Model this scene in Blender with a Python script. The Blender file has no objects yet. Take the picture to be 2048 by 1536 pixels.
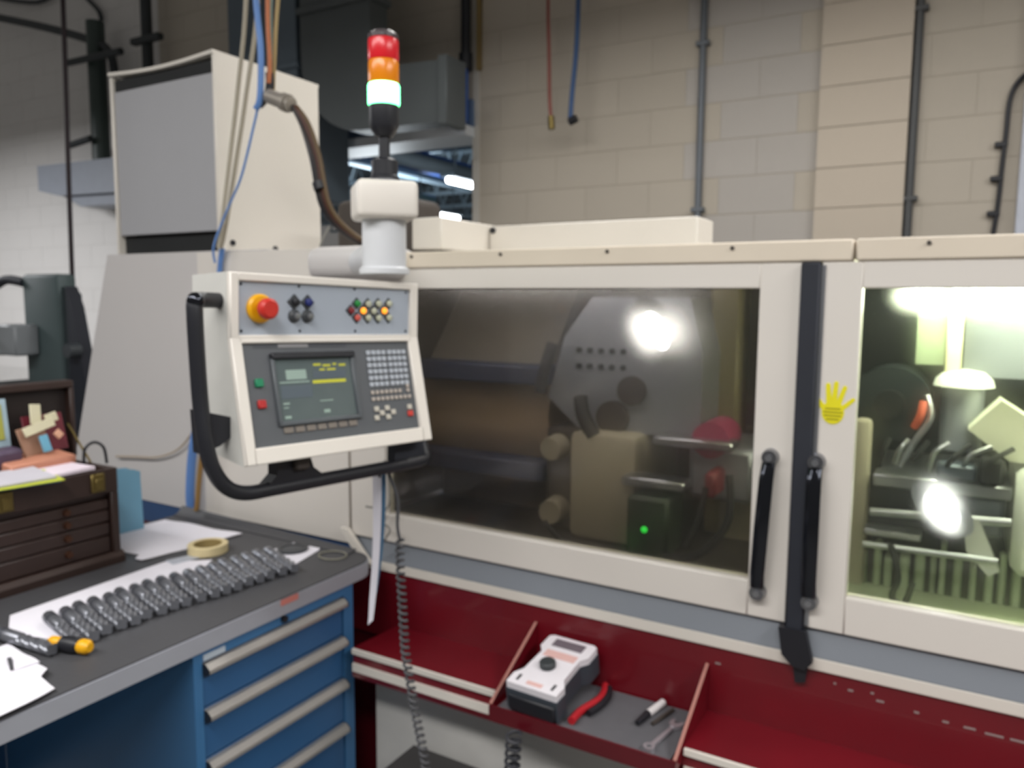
import bpy, bmesh, math, random
from mathutils import Matrix, Vector
random.seed(7)
R_ = math.radians
scene = bpy.context.scene
C = scene.collection

# ------------------------------------------------------------------ camera
cam_d = bpy.data.cameras.new('camera'); cam = bpy.data.objects.new('camera', cam_d); C.objects.link(cam)
cam_d.sensor_width = 36.0; cam_d.lens = 36.0 * 1550 / 2048
cam_d.clip_start = 0.05; cam_d.clip_end = 200
YAW, PITCH, ROLL = R_(30.0), R_(6.2), R_(0.4)
fw = Vector((-math.sin(YAW)*math.cos(PITCH), math.cos(YAW)*math.cos(PITCH), -math.sin(PITCH)))
rt = fw.cross(Vector((0, 0, 1))).normalized(); up = rt.cross(fw)
rt2 = math.cos(ROLL)*rt + math.sin(ROLL)*up; up2 = -math.sin(ROLL)*rt + math.cos(ROLL)*up
m = Matrix.Identity(4)
for i in range(3):
    m[i][0] = rt2[i]; m[i][1] = up2[i]; m[i][2] = -fw[i]
m.translation = Vector((0, 0, 1.55))
cam.matrix_world = m
# the phone missed focus: a 2 mm pupil focused close in front of it
cam_d.dof.use_dof = True
cam_d.dof.focus_distance = 0.42
cam_d.dof.aperture_fstop = (cam_d.lens / 1000.0) / 0.0025
scene.camera = cam

# ------------------------------------------------------------------ view, world, lights
scene.view_settings.view_transform = 'Standard'; scene.view_settings.look = 'None'
scene.view_settings.gamma = 1.0; scene.view_settings.use_curve_mapping = False
scene.view_settings.exposure = -0.12
world = bpy.data.worlds.new('world'); scene.world = world; world.use_nodes = True
world.node_tree.nodes['Background'].inputs[0].default_value = (1.0, .97, .93, 1)
world.node_tree.nodes['Background'].inputs[1].default_value = 0.14
def area(name, loc, sx, sy, power, col=(1, .985, .97), rot=(0, 0, 0), spread=180):
    d = bpy.data.lights.new(name, 'AREA'); d.shape = 'RECTANGLE'; d.size = sx; d.size_y = sy
    d.energy = power; d.color = col; d.spread = R_(spread)
    o = bpy.data.objects.new(name, d); C.objects.link(o); o.location = loc; o.rotation_euler = rot
    return o
area('ceiling_light', (-0.2, -0.7, 3.25), 2.4, 0.5, 95)
area('ceiling_light', (-2.6, -0.9, 3.25), 2.4, 0.5, 75)
area('ceiling_light', (2.2, 1.0, 3.25), 0.5, 2.4, 120)
area('ceiling_light', (-7.9, 1.5, 3.15), 2.4, 0.5, 210, (.97, .98, 1))
area('ceiling_light', (-0.9, 2.7, 3.2), 3.2, 0.3, 50, (1, .98, .95))
for hx_, hy_, hz_, he_ in ((-5.2, 6.2, 2.2, 70), (-10.5, 13.0, 2.9, 650)):  # unseen point lights added to brighten the hall and the lintel flange
    pl = bpy.data.lights.new('hall_fill', 'POINT'); pl.energy = he_; pl.color = (.86, .94, 1); pl.shadow_soft_size = .3
    po = bpy.data.objects.new('hall_fill', pl); C.objects.link(po); po.location = (hx_, hy_, hz_)

# ------------------------------------------------------------------ materials
def lin(c):
    if isinstance(c, str):
        c = tuple(int(c[i:i+2], 16)/255 for i in (0, 2, 4))
    return tuple((v/12.92 if v <= .04045 else ((v+.055)/1.055)**2.4) for v in c)
MATS = {}
def mat(name, col, rough=.5, metal=0.0, var=.08, scale=14.0, bump=0.0, bscale=120.0, emit=None, estr=0.0, coat=0.0, rnd=0.0, spec=.5):
    m = bpy.data.materials.new(name); m.use_nodes = True; nt = m.node_tree
    b = nt.nodes['Principled BSDF']; c = lin(col)
    b.inputs['Roughness'].default_value = rough; b.inputs['Metallic'].default_value = metal
    b.inputs['Coat Weight'].default_value = coat; b.inputs['Specular IOR Level'].default_value = spec
    tc = nt.nodes.new('ShaderNodeTexCoord'); nz = nt.nodes.new('ShaderNodeTexNoise')
    nz.inputs['Scale'].default_value = scale; nz.inputs['Detail'].default_value = 5
    nt.links.new(tc.outputs['Object'], nz.inputs['Vector'])
    mx = nt.nodes.new('ShaderNodeMix'); mx.data_type = 'RGBA'
    mx.inputs[6].default_value = (*[v*(1-var) for v in c], 1)
    mx.inputs[7].default_value = (*[min(1, v*(1+var)) for v in c], 1)
    nt.links.new(nz.outputs['Fac'], mx.inputs[0])
    out = mx.outputs[2]
    if rnd:
        oi = nt.nodes.new('ShaderNodeObjectInfo'); hs = nt.nodes.new('ShaderNodeHueSaturation')
        mr = nt.nodes.new('ShaderNodeMapRange')
        mr.inputs[3].default_value = 1-rnd; mr.inputs[4].default_value = 1+rnd
        nt.links.new(oi.outputs['Random'], mr.inputs[0]); nt.links.new(mr.outputs[0], hs.inputs['Value'])
        nt.links.new(out, hs.inputs['Color']); out = hs.outputs[0]
    nt.links.new(out, b.inputs['Base Color'])
    if bump:
        n2 = nt.nodes.new('ShaderNodeTexNoise'); n2.inputs['Scale'].default_value = bscale
        nt.links.new(tc.outputs['Object'], n2.inputs['Vector'])
        bp = nt.nodes.new('ShaderNodeBump'); bp.inputs['Strength'].default_value = bump; bp.inputs['Distance'].default_value = .004
        nt.links.new(n2.outputs['Fac'], bp.inputs['Height']); nt.links.new(bp.outputs[0], b.inputs['Normal'])
    if emit:
        b.inputs['Emission Color'].default_value = (*lin(emit), 1); b.inputs['Emission Strength'].default_value = estr
    MATS[name] = m
    return m
def pane_mat(name, tint, haze, film, rough=.25, filmcol=(.8, .8, .75)):
    m = bpy.data.materials.new(name); m.use_nodes = True; nt = m.node_tree; N = nt.nodes; L = nt.links
    N.remove(N['Principled BSDF']); out = N['Material Output']
    tr = N.new('ShaderNodeBsdfTransparent'); tr.inputs[0].default_value = (*tint, 1)
    rf = N.new('ShaderNodeBsdfRefraction'); rf.inputs[0].default_value = (*tint, 1); rf.inputs['Roughness'].default_value = rough; rf.inputs['IOR'].default_value = 1.45
    m1 = N.new('ShaderNodeMixShader'); m1.inputs[0].default_value = haze
    L.new(tr.outputs[0], m1.inputs[1]); L.new(rf.outputs[0], m1.inputs[2])
    df = N.new('ShaderNodeBsdfDiffuse'); df.inputs[0].default_value = (*filmcol, 1)
    tl = N.new('ShaderNodeBsdfTranslucent'); tl.inputs[0].default_value = (*filmcol, 1)
    m0 = N.new('ShaderNodeMixShader'); m0.inputs[0].default_value = .5
    L.new(df.outputs[0], m0.inputs[1]); L.new(tl.outputs[0], m0.inputs[2])
    tc = N.new('ShaderNodeTexCoord'); nz = N.new('ShaderNodeTexNoise'); nz.inputs['Scale'].default_value = 5; nz.inputs['Detail'].default_value = 6
    L.new(tc.outputs['Object'], nz.inputs['Vector'])
    mr = N.new('ShaderNodeMapRange'); mr.inputs[1].default_value = .3; mr.inputs[2].default_value = .7; mr.inputs[3].default_value = film*.5; mr.inputs[4].default_value = film*1.5
    L.new(nz.outputs['Fac'], mr.inputs[0])
    m2 = N.new('ShaderNodeMixShader'); L.new(mr.outputs[0], m2.inputs[0])
    L.new(m1.outputs[0], m2.inputs[1]); L.new(m0.outputs[0], m2.inputs[2])
    gl = N.new('ShaderNodeBsdfGlossy'); gl.inputs['Roughness'].default_value = .12
    fr = N.new('ShaderNodeFresnel'); fr.inputs[0].default_value = 1.4
    m3 = N.new('ShaderNodeMixShader'); L.new(fr.outputs[0], m3.inputs[0]); L.new(m2.outputs[0], m3.inputs[1]); L.new(gl.outputs[0], m3.inputs[2])
    L.new(m3.outputs[0], out.inputs[0])
    MATS[name] = m
    return m

white = mat('machine_white', 'dbd5cd', .42, var=.03, scale=3)
cream = mat('machine_cream', 'dcd6cc', .45, var=.04, scale=4)
beige = mat('rail_beige', 'd9cdbb', .5, var=.07, scale=7)
offwhite = mat('pendant_cream', 'e2dcd3', .4, var=.02)
bodygrey = mat('body_light_grey', 'c6c2c0', .5, var=.03, scale=2)
sillgrey = mat('sill_blue_grey', '80858c', .45, var=.06, scale=5)
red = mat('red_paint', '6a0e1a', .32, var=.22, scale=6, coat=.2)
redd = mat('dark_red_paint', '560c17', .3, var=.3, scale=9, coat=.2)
black = mat('black_plastic', '1b1c22', .45, var=.1)
rubber = mat('black_rubber', '23262f', .7, var=.15)
navy = mat('stripe_blue', '2f4a72', .45, var=.1)
chrome = mat('dark_chrome', '3a3c42', .16, .9, var=.1)
steel = mat('steel', 'a9abb0', .3, .9, var=.1)
toolsteel = mat('tool_steel', '8d8f96', .34, .75, var=.18, scale=60)
alu = mat('drawer_aluminium', 'b3afaa', .4, .55, var=.06)
benchblue = mat('bench_blue', '315d8a', .42, var=.05, scale=4)
benchblue_l = mat('bench_blue_frame', '3f719f', .4, var=.05, scale=4)
benchgrey = mat('bench_edge_grey', 'adb0b9', .45, .25, var=.08)
benchtop = mat('bench_mat', '47474a', .55, var=.12, scale=8, bump=.15)
paper = mat('paper', 'ebe8f0', .8, var=.02)
tapec = mat('masking_tape', 'd8c79a', .7, var=.05)
brown = mat('toolbox_brown', '352520', .5, var=.2, scale=18)
brown_d = mat('toolbox_dark', '241a18', .6, var=.2)
brass = mat('brass', '7a6a3c', .4, .7, var=.15)
yellow = mat('yellow_plastic', 'e8a90c', .4, var=.04)
wallp = mat('block_paint', 'b9b0a2', .75, var=.06, scale=1.6, bump=.2, bscale=60, rnd=.015)
wallb = mat('block_paint_bluish', 'b5afa8', .72, var=.04, scale=1.5, bump=.2, bscale=60, rnd=.012)
wallw = mat('block_paint_white', 'd4d1ce', .75, var=.05, scale=1.4, bump=.2, bscale=60, rnd=.012)
pilm = mat('pilaster_paint', 'c4b8a8', .75, var=.05, scale=2.5, bump=.2, bscale=60, rnd=.02)
mortar = mat('mortar', 'aaa193', .85, var=.1)
mortarw = mat('mortar_white', 'c8c5c2', .85, var=.08)
conduit = mat('conduit_grey', '6b7076', .5, .3, var=.1)
pipe_d = mat('pipe_dark', '35393b', .55, .2, var=.15)
duct_m = mat('duct_sheet_dark', '565b5c', .55, .25, var=.12, scale=3)
duct_b = mat('duct_sheet_blue', '5f6b75', .55, .2, var=.12, scale=3)
beam_b = mat('beam_blue', '5b7090', .5, var=.1)
beam_w = mat('beam_flange', 'd6dade', .5, var=.06)
strongblue = mat('strong_blue', '2458a8', .5, var=.1)
concrete = mat('floor_concrete', '6e6c69', .6, var=.15, scale=1.5)
hall = mat('hall_slate', '5c6c78', .7, var=.15, scale=.6)
hall2 = mat('hall_steel', '7d8d98', .6, .1, var=.15, scale=1)
olive = mat('enclosure_olive', '68635a', .55, var=.15, scale=3)
intb = mat('interior_beige', 'a09886', .5, var=.1, scale=5)
intg = mat('interior_grey', '8f929b', .35, .3, var=.12, scale=6)
intblue = mat('interior_blue', '2b3550', .5, var=.15)
dark = mat('dark_void', '17191a', .7, var=.2)
dkbrown = mat('dark_brown', '3f3833', .65, var=.15)
millg = mat('mill_green', '4c5a5b', .5, var=.12, scale=6)
millgl = mat('mill_grey', '85898c', .5, var=.08)
matgrey = mat('tray_mat_grey', '5b5a5e', .75, var=.1, scale=30, bump=.2)
M_green = mat('lens_green', 'd8ffe6', .3, emit='58ff96', estr=7.0)
M_orange = mat('lens_orange', 'e8860c', .25, emit='e87a08', estr=.03)
M_red = mat('lens_red', 'd8202a', .25, emit='d82028', estr=.03)
lamp_w = mat('lamp_white', 'ffffff', .3, emit='ffffff', estr=14.0)
fill_i = mat('fill_inner', 'ffffff', .3, emit='f6f4fa', estr=20.0)  # glow of the added fill strip
lamp_k = mat('lamp_glare', 'ffffff', .3, emit='ffffff', estr=22.0)
lamp_g = mat('lamp_greenish', 'ffffff', .3, emit='f6ffe2', estr=55.0)
pane_l = pane_mat('window_tinted', (.85, .83, .79), .19, .006, .55)
pane_r = pane_mat('window_clear', (.95, .96, .92), .12, .004, .4)
clearp = pane_mat('screen_guard', (.86, .90, .86), .0, .02)
def mcol(name, c, rough=.5, metal=0, **k): return MATS.get(name) or mat(name, c, rough, metal, **k)

# ------------------------------------------------------------------ mesh helpers
class MB:
    def __init__(s): s.v = []; s.f = []
    def add(s, vs, fs, M=None):
        b = len(s.v)
        for p in vs:
            p = Vector(p); s.v.append(M @ p if M else p)
        s.f += [tuple(b+i for i in f) for f in fs]
        return s
    def bm(s, bm, M=None):
        bm.verts.ensure_lookup_table(); bm.verts.index_update()
        s.add([v.co.copy() for v in bm.verts], [[v.index for v in f.verts] for f in bm.faces], M); bm.free()
        return s
    def box(s, x0, x1, y0, y1, z0, z1, bev=0, seg=1, M=None):
        bm = bmesh.new(); bmesh.ops.create_cube(bm, size=1)
        for v in bm.verts:
            v.co = Vector(((x0+x1)/2+v.co.x*(x1-x0), (y0+y1)/2+v.co.y*(y1-y0), (z0+z1)/2+v.co.z*(z1-z0)))
        if bev: bmesh.ops.bevel(bm, geom=bm.edges[:], offset=bev, segments=seg, profile=.5, affect='EDGES')
        return s.bm(bm, M)
    def cyl(s, p0, p1, r0, r1=None, n=20, M=None, cap=True):
        r1 = r0 if r1 is None else r1; p0 = Vector(p0); p1 = Vector(p1); d = (p1-p0).normalized()
        a = d.orthogonal().normalized(); b = d.cross(a); vs = []; fs = []
        for p, r in ((p0, r0), (p1, r1)):
            for i in range(n):
                t = 2*math.pi*i/n; vs.append(p+r*(math.cos(t)*a+math.sin(t)*b))
        for i in range(n): fs.append((i, (i+1) % n, n+(i+1) % n, n+i))
        if cap: fs += [tuple(reversed(range(n))), tuple(range(n, 2*n))]
        return s.add(vs, fs, M)
    def lathe(s, prof, n=24, M=None):          # profile (r, z) around local z
        vs = []; fs = []
        for r, z in prof:
            for i in range(n):
                t = 2*math.pi*i/n; vs.append((r*math.cos(t), r*math.sin(t), z))
        k = len(prof)
        for j in range(k-1):
            for i in range(n): fs.append((j*n+i, j*n+(i+1) % n, (j+1)*n+(i+1) % n, (j+1)*n+i))
        fs += [tuple(reversed(range(n))), tuple(range((k-1)*n, k*n))]
        return s.add(vs, fs, M)
    def prism(s, poly, axis, d0, d1, M=None):  # axis 'x': poly=(y,z); 'y': (x,z); 'z': (x,y)
        def P(a, b, d): return {'x': (d, a, b), 'y': (a, d, b), 'z': (a, b, d)}[axis]
        n = len(poly); vs = [P(a, b, d0) for a, b in poly]+[P(a, b, d1) for a, b in poly]
        fs = [tuple(range(n)), tuple(reversed(range(n, 2*n)))]+[(i, n+i, n+(i+1) % n, (i+1) % n) for i in range(n)]
        bm = bmesh.new(); bv = [bm.verts.new(v) for v in vs]
        for f in fs: bm.faces.new([bv[i] for i in f])
        bmesh.ops.recalc_face_normals(bm, faces=bm.faces[:])
        return s.bm(bm, M)
    def tube(s, pts, r, n=8, smooth=6, M=None, closed=False):
        pts = [Vector(p) for p in pts]
        if smooth and len(pts) > 2:
            q = []; L = len(pts)
            rng = range(L) if closed else range(L-1)
            for i in rng:
                if closed: p0, p1, p2, p3 = pts[i-1], pts[i], pts[(i+1) % L], pts[(i+2) % L]
                else: p0, p1, p2, p3 = pts[max(0, i-1)], pts[i], pts[i+1], pts[min(L-1, i+2)]
                for k in range(smooth):
                    t = k/smooth
                    q.append(.5*((2*p1)+(p2-p0)*t+(2*p0-5*p1+4*p2-p3)*t*t+(3*p1-p0-3*p2+p3)*t**3))
            if not closed: q.append(pts[-1])
            pts = q
        L = len(pts); vs = []; fs = []; prev = None
        for i, p in enumerate(pts):
            if closed: d = (pts[(i+1) % L]-pts[i-1])
            else: d = pts[min(L-1, i+1)]-pts[max(0, i-1)]
            d.normalize()
            a = d.orthogonal().normalized() if prev is None else (prev-d*prev.dot(d)).normalized()
            prev = a; b = d.cross(a); rr = r[i*len(r)//L] if isinstance(r, (list, tuple)) else r
            for k in range(n):
                t = 2*math.pi*k/n; vs.append(p+rr*(math.cos(t)*a+math.sin(t)*b))
        for i in range(L if closed else L-1):
            for k in range(n):
                i2 = (i+1) % L
                fs.append((i*n+k, i*n+(k+1) % n, i2*n+(k+1) % n, i2*n+k))
        if not closed: fs += [tuple(reversed(range(n))), tuple(range((L-1)*n, L*n))]
        return s.add(vs, fs, M)
    def sphere(s, c, r, sc=(1, 1, 1), M=None, seg=16):
        bm = bmesh.new(); bmesh.ops.create_uvsphere(bm, u_segments=seg, v_segments=seg//2, radius=r)
        for v in bm.verts: v.co = Vector((v.co.x*sc[0]+c[0], v.co.y*sc[1]+c[1], v.co.z*sc[2]+c[2]))
        return s.bm(bm, M)
    def sheet(s, fn, nu, nv, th, M=None):      # fn(u,v)->point, thin solid sheet
        vs = []; fs = []
        for k in (0, th):
            for j in range(nv+1):
                for i in range(nu+1):
                    p = Vector(fn(i/nu, j/nv)); vs.append((p.x, p.y, p.z+k))
        w = nu+1; o = w*(nv+1)
        for j in range(nv):
            for i in range(nu):
                a = j*w+i; fs.append((a, a+w, a+w+1, a+1)); fs.append((o+a, o+a+1, o+a+w+1, o+a+w))
        for i in range(nu):
            fs.append((i, i+1, o+i+1, o+i)); a = nv*w+i; fs.append((a+1, a, o+a, o+a+1))
        for j in range(nv):
            a = j*w; fs.append((a+w, a, o+a, o+a+w)); a = j*w+nu; fs.append((a, a+w, o+a+w, o+a))
        return s.add(vs, fs, M)
def mesh_of(mb, name, m, inv=None):
    me = bpy.data.meshes.new(name)
    me.from_pydata([tuple(inv @ v) if inv else tuple(v) for v in mb.v], [], mb.f)
    me.polygons.foreach_set('use_smooth', [True]*len(me.polygons)); me.update()
    me.set_sharp_from_angle(angle=R_(38))
    me.materials.append(m)
    return me
ROOT = {}
def thing(name, label, cat, loc=(0, 0, 0), rotz=0, group=None, M=None):
    o = bpy.data.objects.new(name, None); C.objects.link(o); o.empty_display_size = .05
    M = M or Matrix.Translation(loc) @ Matrix.Rotation(rotz, 4, 'Z')
    o.matrix_world = M; ROOT[o] = M
    o['label'] = label; o['category'] = cat
    if group: o['group'] = group
    return o
def part(name, mb, m, parent, local=False, label=None, kind=None):
    M = ROOT[parent]
    o = bpy.data.objects.new(name, mesh_of(mb, name, m, None if local else M.inverted())); C.objects.link(o)
    o.parent = parent; ROOT[o] = M
    if label: o['label'] = label
    if kind: o['kind'] = kind
    return o
def solo(name, mb, m, label, cat, group=None):
    xs = [v.x for v in mb.v]; ys = [v.y for v in mb.v]; zs = [v.z for v in mb.v]
    T = Matrix.Translation(((min(xs)+max(xs))/2, (min(ys)+max(ys))/2, min(zs)))
    o = bpy.data.objects.new(name, mesh_of(mb, name, m, T.inverted())); C.objects.link(o); o.matrix_world = T; ROOT[o] = T
    o['label'] = label; o['category'] = cat
    if group: o['group'] = group
    return o
def struct(name, mb, m):
    o = bpy.data.objects.new(name, mesh_of(mb, name, m)); C.objects.link(o); o['kind'] = 'structure'; ROOT[o] = Matrix.Identity(4)
    return o
def inst(name, me, parent, loc, sc=None):
    o = bpy.data.objects.new(name, me); C.objects.link(o); o.parent = parent; o.location = loc
    if sc: o.scale = sc
    return o
def dup(root, M, label=None):
    r = root.copy(); C.objects.link(r); r.matrix_world = M; ROOT[r] = M
    if label: r['label'] = label
    for ch in root.children:
        c = ch.copy(); C.objects.link(c); c.parent = r
        for g in ch.children:
            d = g.copy(); C.objects.link(d); d.parent = c
    return r

# ================================================================== SETTING
WY = 4.40
struct('floor', MB().box(-14, 4, -4, 40, -.1, 0), concrete)
def block_wall(name, x0, x1, z0, z1, m, mm, skip=None, mfun=None, sub=None):
    w = struct(name, MB().box(x0, x1, WY+.002, WY+.22, sub if sub is not None else z0, z1), mm)
    CW, CH, J = .4064, .2032, .005
    base = MB().box(-CW/2+.0012, CW/2-.0012, 0, .05, J/2, CH-J/2)
    mesh = {}
    k0 = int(math.floor(z0/CH)); k1 = int(math.ceil(z1/CH))
    for k in range(k0, k1):
        off = .5 if k % 2 else 0
        i0 = int(math.floor(x0/CW))-1; i1 = int(math.ceil(x1/CW))+1
        for i in range(i0, i1):
            a = max(x0, (i+off)*CW); b = min(x1, (i+1+off)*CW)
            if b-a < .03: continue
            c = (a+b)/2
            mt = mfun(c, k*CH) if mfun else m
            if mt is None: continue
            if mt.name not in mesh: mesh[mt.name] = mesh_of(base, 'block', mt)
            inst('block', mesh[mt.name], w, (c, WY, k*CH), ((b-a-J)/(CW-J), 1, 1))
    return w
block_wall('wall_back', -2.80, .75, 1.6256, 3.66, wallp, mortar, mfun=lambda x, z: (wallb if -1.34 < x < -.70 else wallp), sub=0)
block_wall('wall_left', -9.0, -6.0, .8128, 4.67, wallw, mortarw, sub=0)
block_wall('wall_upper', -6.0, -2.80, 2.84, 4.2, wallp, mortar)
# pilaster: a column of blocks standing proud of the back wall
pil = struct('trim_1', MB().box(-.70, -.285, WY-.045, WY+.002, 0, 3.66), mortar)
me_p = mesh_of(MB().box(-.208, .208, 0, .04, .0035, .1997), 'block', pilm)
for k in range(8, 18): inst('block', me_p, pil, (-.4925, WY-.05, k*.2032))
# corner strip at the opening
struct('trim_2', MB().box(-2.845, -2.795, WY-.012, WY+.23, 0, 3.66), mat('jamb_paint', 'c4bfb6', .6, var=.04))
# lintel beam over the opening
lb = struct('trim_3', MB().box(-6.0, -2.83, WY-.05, WY+.2, 2.672, 2.84), beam_b)
part('flange', MB().box(-6.0, -2.83, WY-.12, WY+.2, 2.605, 2.668), beam_w, lb)

# ------------------------------------------------------------------ the hall beyond the opening
struct('ceiling', MB().box(-30, -2.5, 4.75, 40, 5.6, 5.7), hall)
struct('wall_far', MB().box(-30, -2.5, 34, 34.2, 0, 5.6), hall)
tg = 'roof trusses in the hall beyond'
for i in range(8):
    y = 7.5+i*2.6
    t = thing('roof_truss', 'steel roof truss crossing the hall seen through the wall opening', 'truss', (-11, y, 4.4), group=tg)
    part('bottom_chord', MB().box(-24, -3, y-.05, y+.05, 4.4, 4.5), hall2, t)
    part('top_chord', MB().box(-24, -3, y-.05, y+.05, 5.45, 5.55), hall2, t)
    wb = MB()
    for k in range(26):
        xa = -24+k*.8; wb.cyl((xa, y, 4.5), (xa+.4, y, 5.45), .03, n=6); wb.cyl((xa+.4, y, 5.45), (xa+.8, y, 4.5), .03, n=6)
    part('web', wb, hall2, t)
solo('crane_beam', MB().box(-9.1, -8.75, 6, 30, 3.95, 4.25), strongblue, 'long bright blue crane beam running away through the hall', 'beam')
for xx, zz, r, lb_ in ((-7.0, 3.55, .11, 'pale grey pipe under the hall ceiling, widest of three'), (-6.1, 3.75, .07, 'slim grey pipe under the hall ceiling beside the widest pipe'), (-10.4, 4.2, .09, 'grey pipe running beside the blue crane beam')):
    t = thing('overhead_pipe', lb_, 'pipe', (xx, 6, zz))
    part('pipe', MB().cyl((xx, 5.5, zz), (xx, 30, zz), r, n=12), hall2, t)
    for yy in (7.5, 12.7, 17.9): part('hanger', MB().cyl((xx, yy, zz+r*.8), (xx, yy, 5.6), .012, n=6), hall2, t)
def hall_lamp(x, y, z, label):
    t = thing('strip_light', label, 'light', (x, y, z))
    part('housing', MB().box(x-.12, x+.12, y-.7, y+.7, z+.04, z+.1, .01), hall2, t)
    part('tube', MB().cyl((x, y-.66, z), (x, y+.66, z), .045, n=12), lamp_w, t)
    for dy in (-.5, .5): part('hanger', MB().cyl((x, y+dy, z+.09), (x, y+dy, 5.6), .01, n=6), hall2, t)
hall_lamp(-5.98, 9.3, 3.12, 'glowing white strip light hanging in the hall beyond')
hall_lamp(-8.2, 11.5, 3.05, 'glowing strip light in the hall, low above the cream roof duct')
solo('wall_cabinet', MB().box(-10.2, -9.0, 12, 12.6, 0, 3.55, .02), mcol('teal_grey', '5d7c80'), 'tall teal grey cabinet standing in the hall beyond', 'cabinet')

# ------------------------------------------------------------------ ducts by the opening
poly = [(-3.68, 4.4), (-3.12, 4.4), (-3.12, 2.91), (-2.6, 2.885), (-2.6, 2.55), (-3.2, 2.56)]
for k in range(1, 9):
    a = R_(270-k*90/9); poly.append((-3.2+.48*math.cos(a), 3.04+.48*math.sin(a)))
poly.append((-3.68, 3.1))
t = thing('air_duct', 'dark grey sheet metal duct bending to the right above the opening', 'duct', (-3.2, 3.9, 2.55))
part('elbow_run', MB().prism(poly, 'y', 3.70, 3.86), duct_m, t)
part('end_flange', MB().box(-2.62, -2.56, 3.68, 3.88, 2.53, 2.905, .004), duct_m, t)
part('seam_flange', MB().box(-3.70, -3.10, 3.68, 3.88, 3.30, 3.34, .004), duct_m, t)
t = thing('air_duct', 'blue grey vertical duct behind the cable drop', 'duct', (-4.05, 3.9, 2.2))
part('run', MB().box(-4.36, -3.74, 3.72, 4.2, 2.2, 4.6, .005), duct_b, t)
part('seam_flange', MB().box(-4.38, -3.72, 3.70, 4.22, 3.0, 3.04, .004), duct_b, t)
solo('blue_barrel', MB().lathe([(.06, 0), (.075, .03), (.075, .32), (.06, .35)], 20, Matrix.Translation((-2.87, 4.24, 2.665))), strongblue, 'small blue cylinder beside the end of the dark duct', 'cylinder')
t = thing('drop_pipe', 'black vertical pipe coming down beside the wall opening', 'pipe', (-2.86, 4.33, 3.05))
part('pipe', MB().cyl((-2.86, 4.33, 3.05), (-2.86, 4.33, 4.2), .032, n=14), black, t)
part('fitting', MB().cyl((-2.86, 4.33, 3.02), (-2.86, 4.33, 3.12), .045, n=14), black, t)
part('bracket', MB().box(-2.80, -2.775, 4.36, 4.39, 3.02, 4.2), mcol('rust_tan', '8a7448'), t)

# ------------------------------------------------------------------ things on the back wall
def conduit_run(x, y, z0, z1, r, m, label, name='conduit_pipe'):
    t = thing(name, label, 'pipe', (x, y, z0))
    part('pipe', MB().cyl((x, y, z0), (x, y, z1), r, n=14), m, t)
    for z in (z0+.35, z0+1.25):
        part('clamp', MB().box(x-r*1.9, x+r*1.9, y-r*1.15, WY-.001, z, z+.025, .003), m, t)
    return t
conduit_run(-1.325, WY-.022, 1.7, 3.66, .019, conduit, 'thin grey conduit running up the wall between beige and bluish blocks')
conduit_run(-.262, WY-.022, 1.7, 3.66, .020, mcol('conduit_dark', '4b4c4d', .5), 'dark conduit running up the right side of the pilaster')
t = thing('air_hose', 'dull red air hose hanging down in front of the block wall', 'hose', (-2.2, 4.2, 2.5))
k = 4.2/4.4
part('hose', MB().tube([(-2.205*1, 4.2, 4.2), (-2.20, 4.2, 3.3), (-2.19, 4.2, 3.0), (-2.183, 4.2, 2.75), (-2.172, 4.2, 2.62)], .011, 8), mcol('hose_red', '8e5148', .6), t)
part('coupling', MB().cyl((-2.172, 4.2, 2.63), (-2.166, 4.2, 2.555), .02, n=12), brass, t)
t = thing('air_hose', 'blue air hose with a black end fitting hanging in front of the block wall', 'hose', (-2.04, 4.2, 2.5))
part('hose', MB().tube([(-2.0, 4.2, 4.2), (-2.005, 4.2, 3.3), (-2.012, 4.2, 3.0), (-2.035, 4.2, 2.75), (-2.046, 4.2, 2.58)], .015, 8), mcol('hose_blue', '3d5a86', .6), t)
part('fitting', MB().cyl((-2.05, 4.2, 2.585), (-2.005, 4.2, 2.6), .024, n=12), black, t)
t = thing('wall_cable', 'black cable clipped to the block wall beside the white panel edge', 'cable', (.12, WY-.02, 1.85))
part('cable', MB().tube([(.40, WY-.02, 2.68), (.24, WY-.02, 2.62), (.175, WY-.02, 2.585), (.135, WY-.02, 2.50), (.128, WY-.02, 2.33), (.122, WY-.02, 2.2), (.118, WY-.02, 2.05), (.112, WY-.02, 1.95), (.098, WY-.02, 1.8)], .011, 8), black, t)
for x, z in ((.120, 2.29), (.112, 2.134), (.108, 1.972)):
    part('clip', MB().box(x-.035, x+.018, WY-.034, WY-.001, z-.012, z+.012, .003), black, t)
solo('wall_panel', MB().box(.19, .75, WY-.07, WY-.001, 0, 3.0, .006), mcol('panel_blue_white', 'c3c7d2'), 'tall bluish white panel on the wall beside the black cable', 'panel')

# ------------------------------------------------------------------ pipework on the left wall
t = thing('pipe_stand', 'dark green vertical pipe with a bent arm and cross rods by the white wall', 'pipe', (-6.6, 4.2, 2.6))
part('pipe', MB().cyl((-6.6, 4.22, 2.735), (-6.6, 4.22, 3.9), .075, n=16), mcol('pipe_green', '36423e', .45), t)
part('arm', MB().tube([(-8.6, 4.22, 4.32), (-7.4, 4.22, 3.99), (-6.62, 4.22, 3.74), (-6.42, 4.22, 3.62), (-6.36, 4.22, 3.45), (-6.35, 4.22, 3.15)], .035, 10), pipe_d, t)
part('rod', MB().cyl((-6.82, 4.1, 3.56), (-6.08, 4.1, 3.55), .028, n=10), pipe_d, t)
part('rod', MB().cyl((-6.86, 4.1, 2.87), (-6.55, 4.1, 2.9), .028, n=10), pipe_d, t)
t = thing('vertical_pipe', 'dark brown vertical pipe with a clamp bar behind the cream cabinet', 'pipe', (-5.95, 4.25, 3.0))
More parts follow.
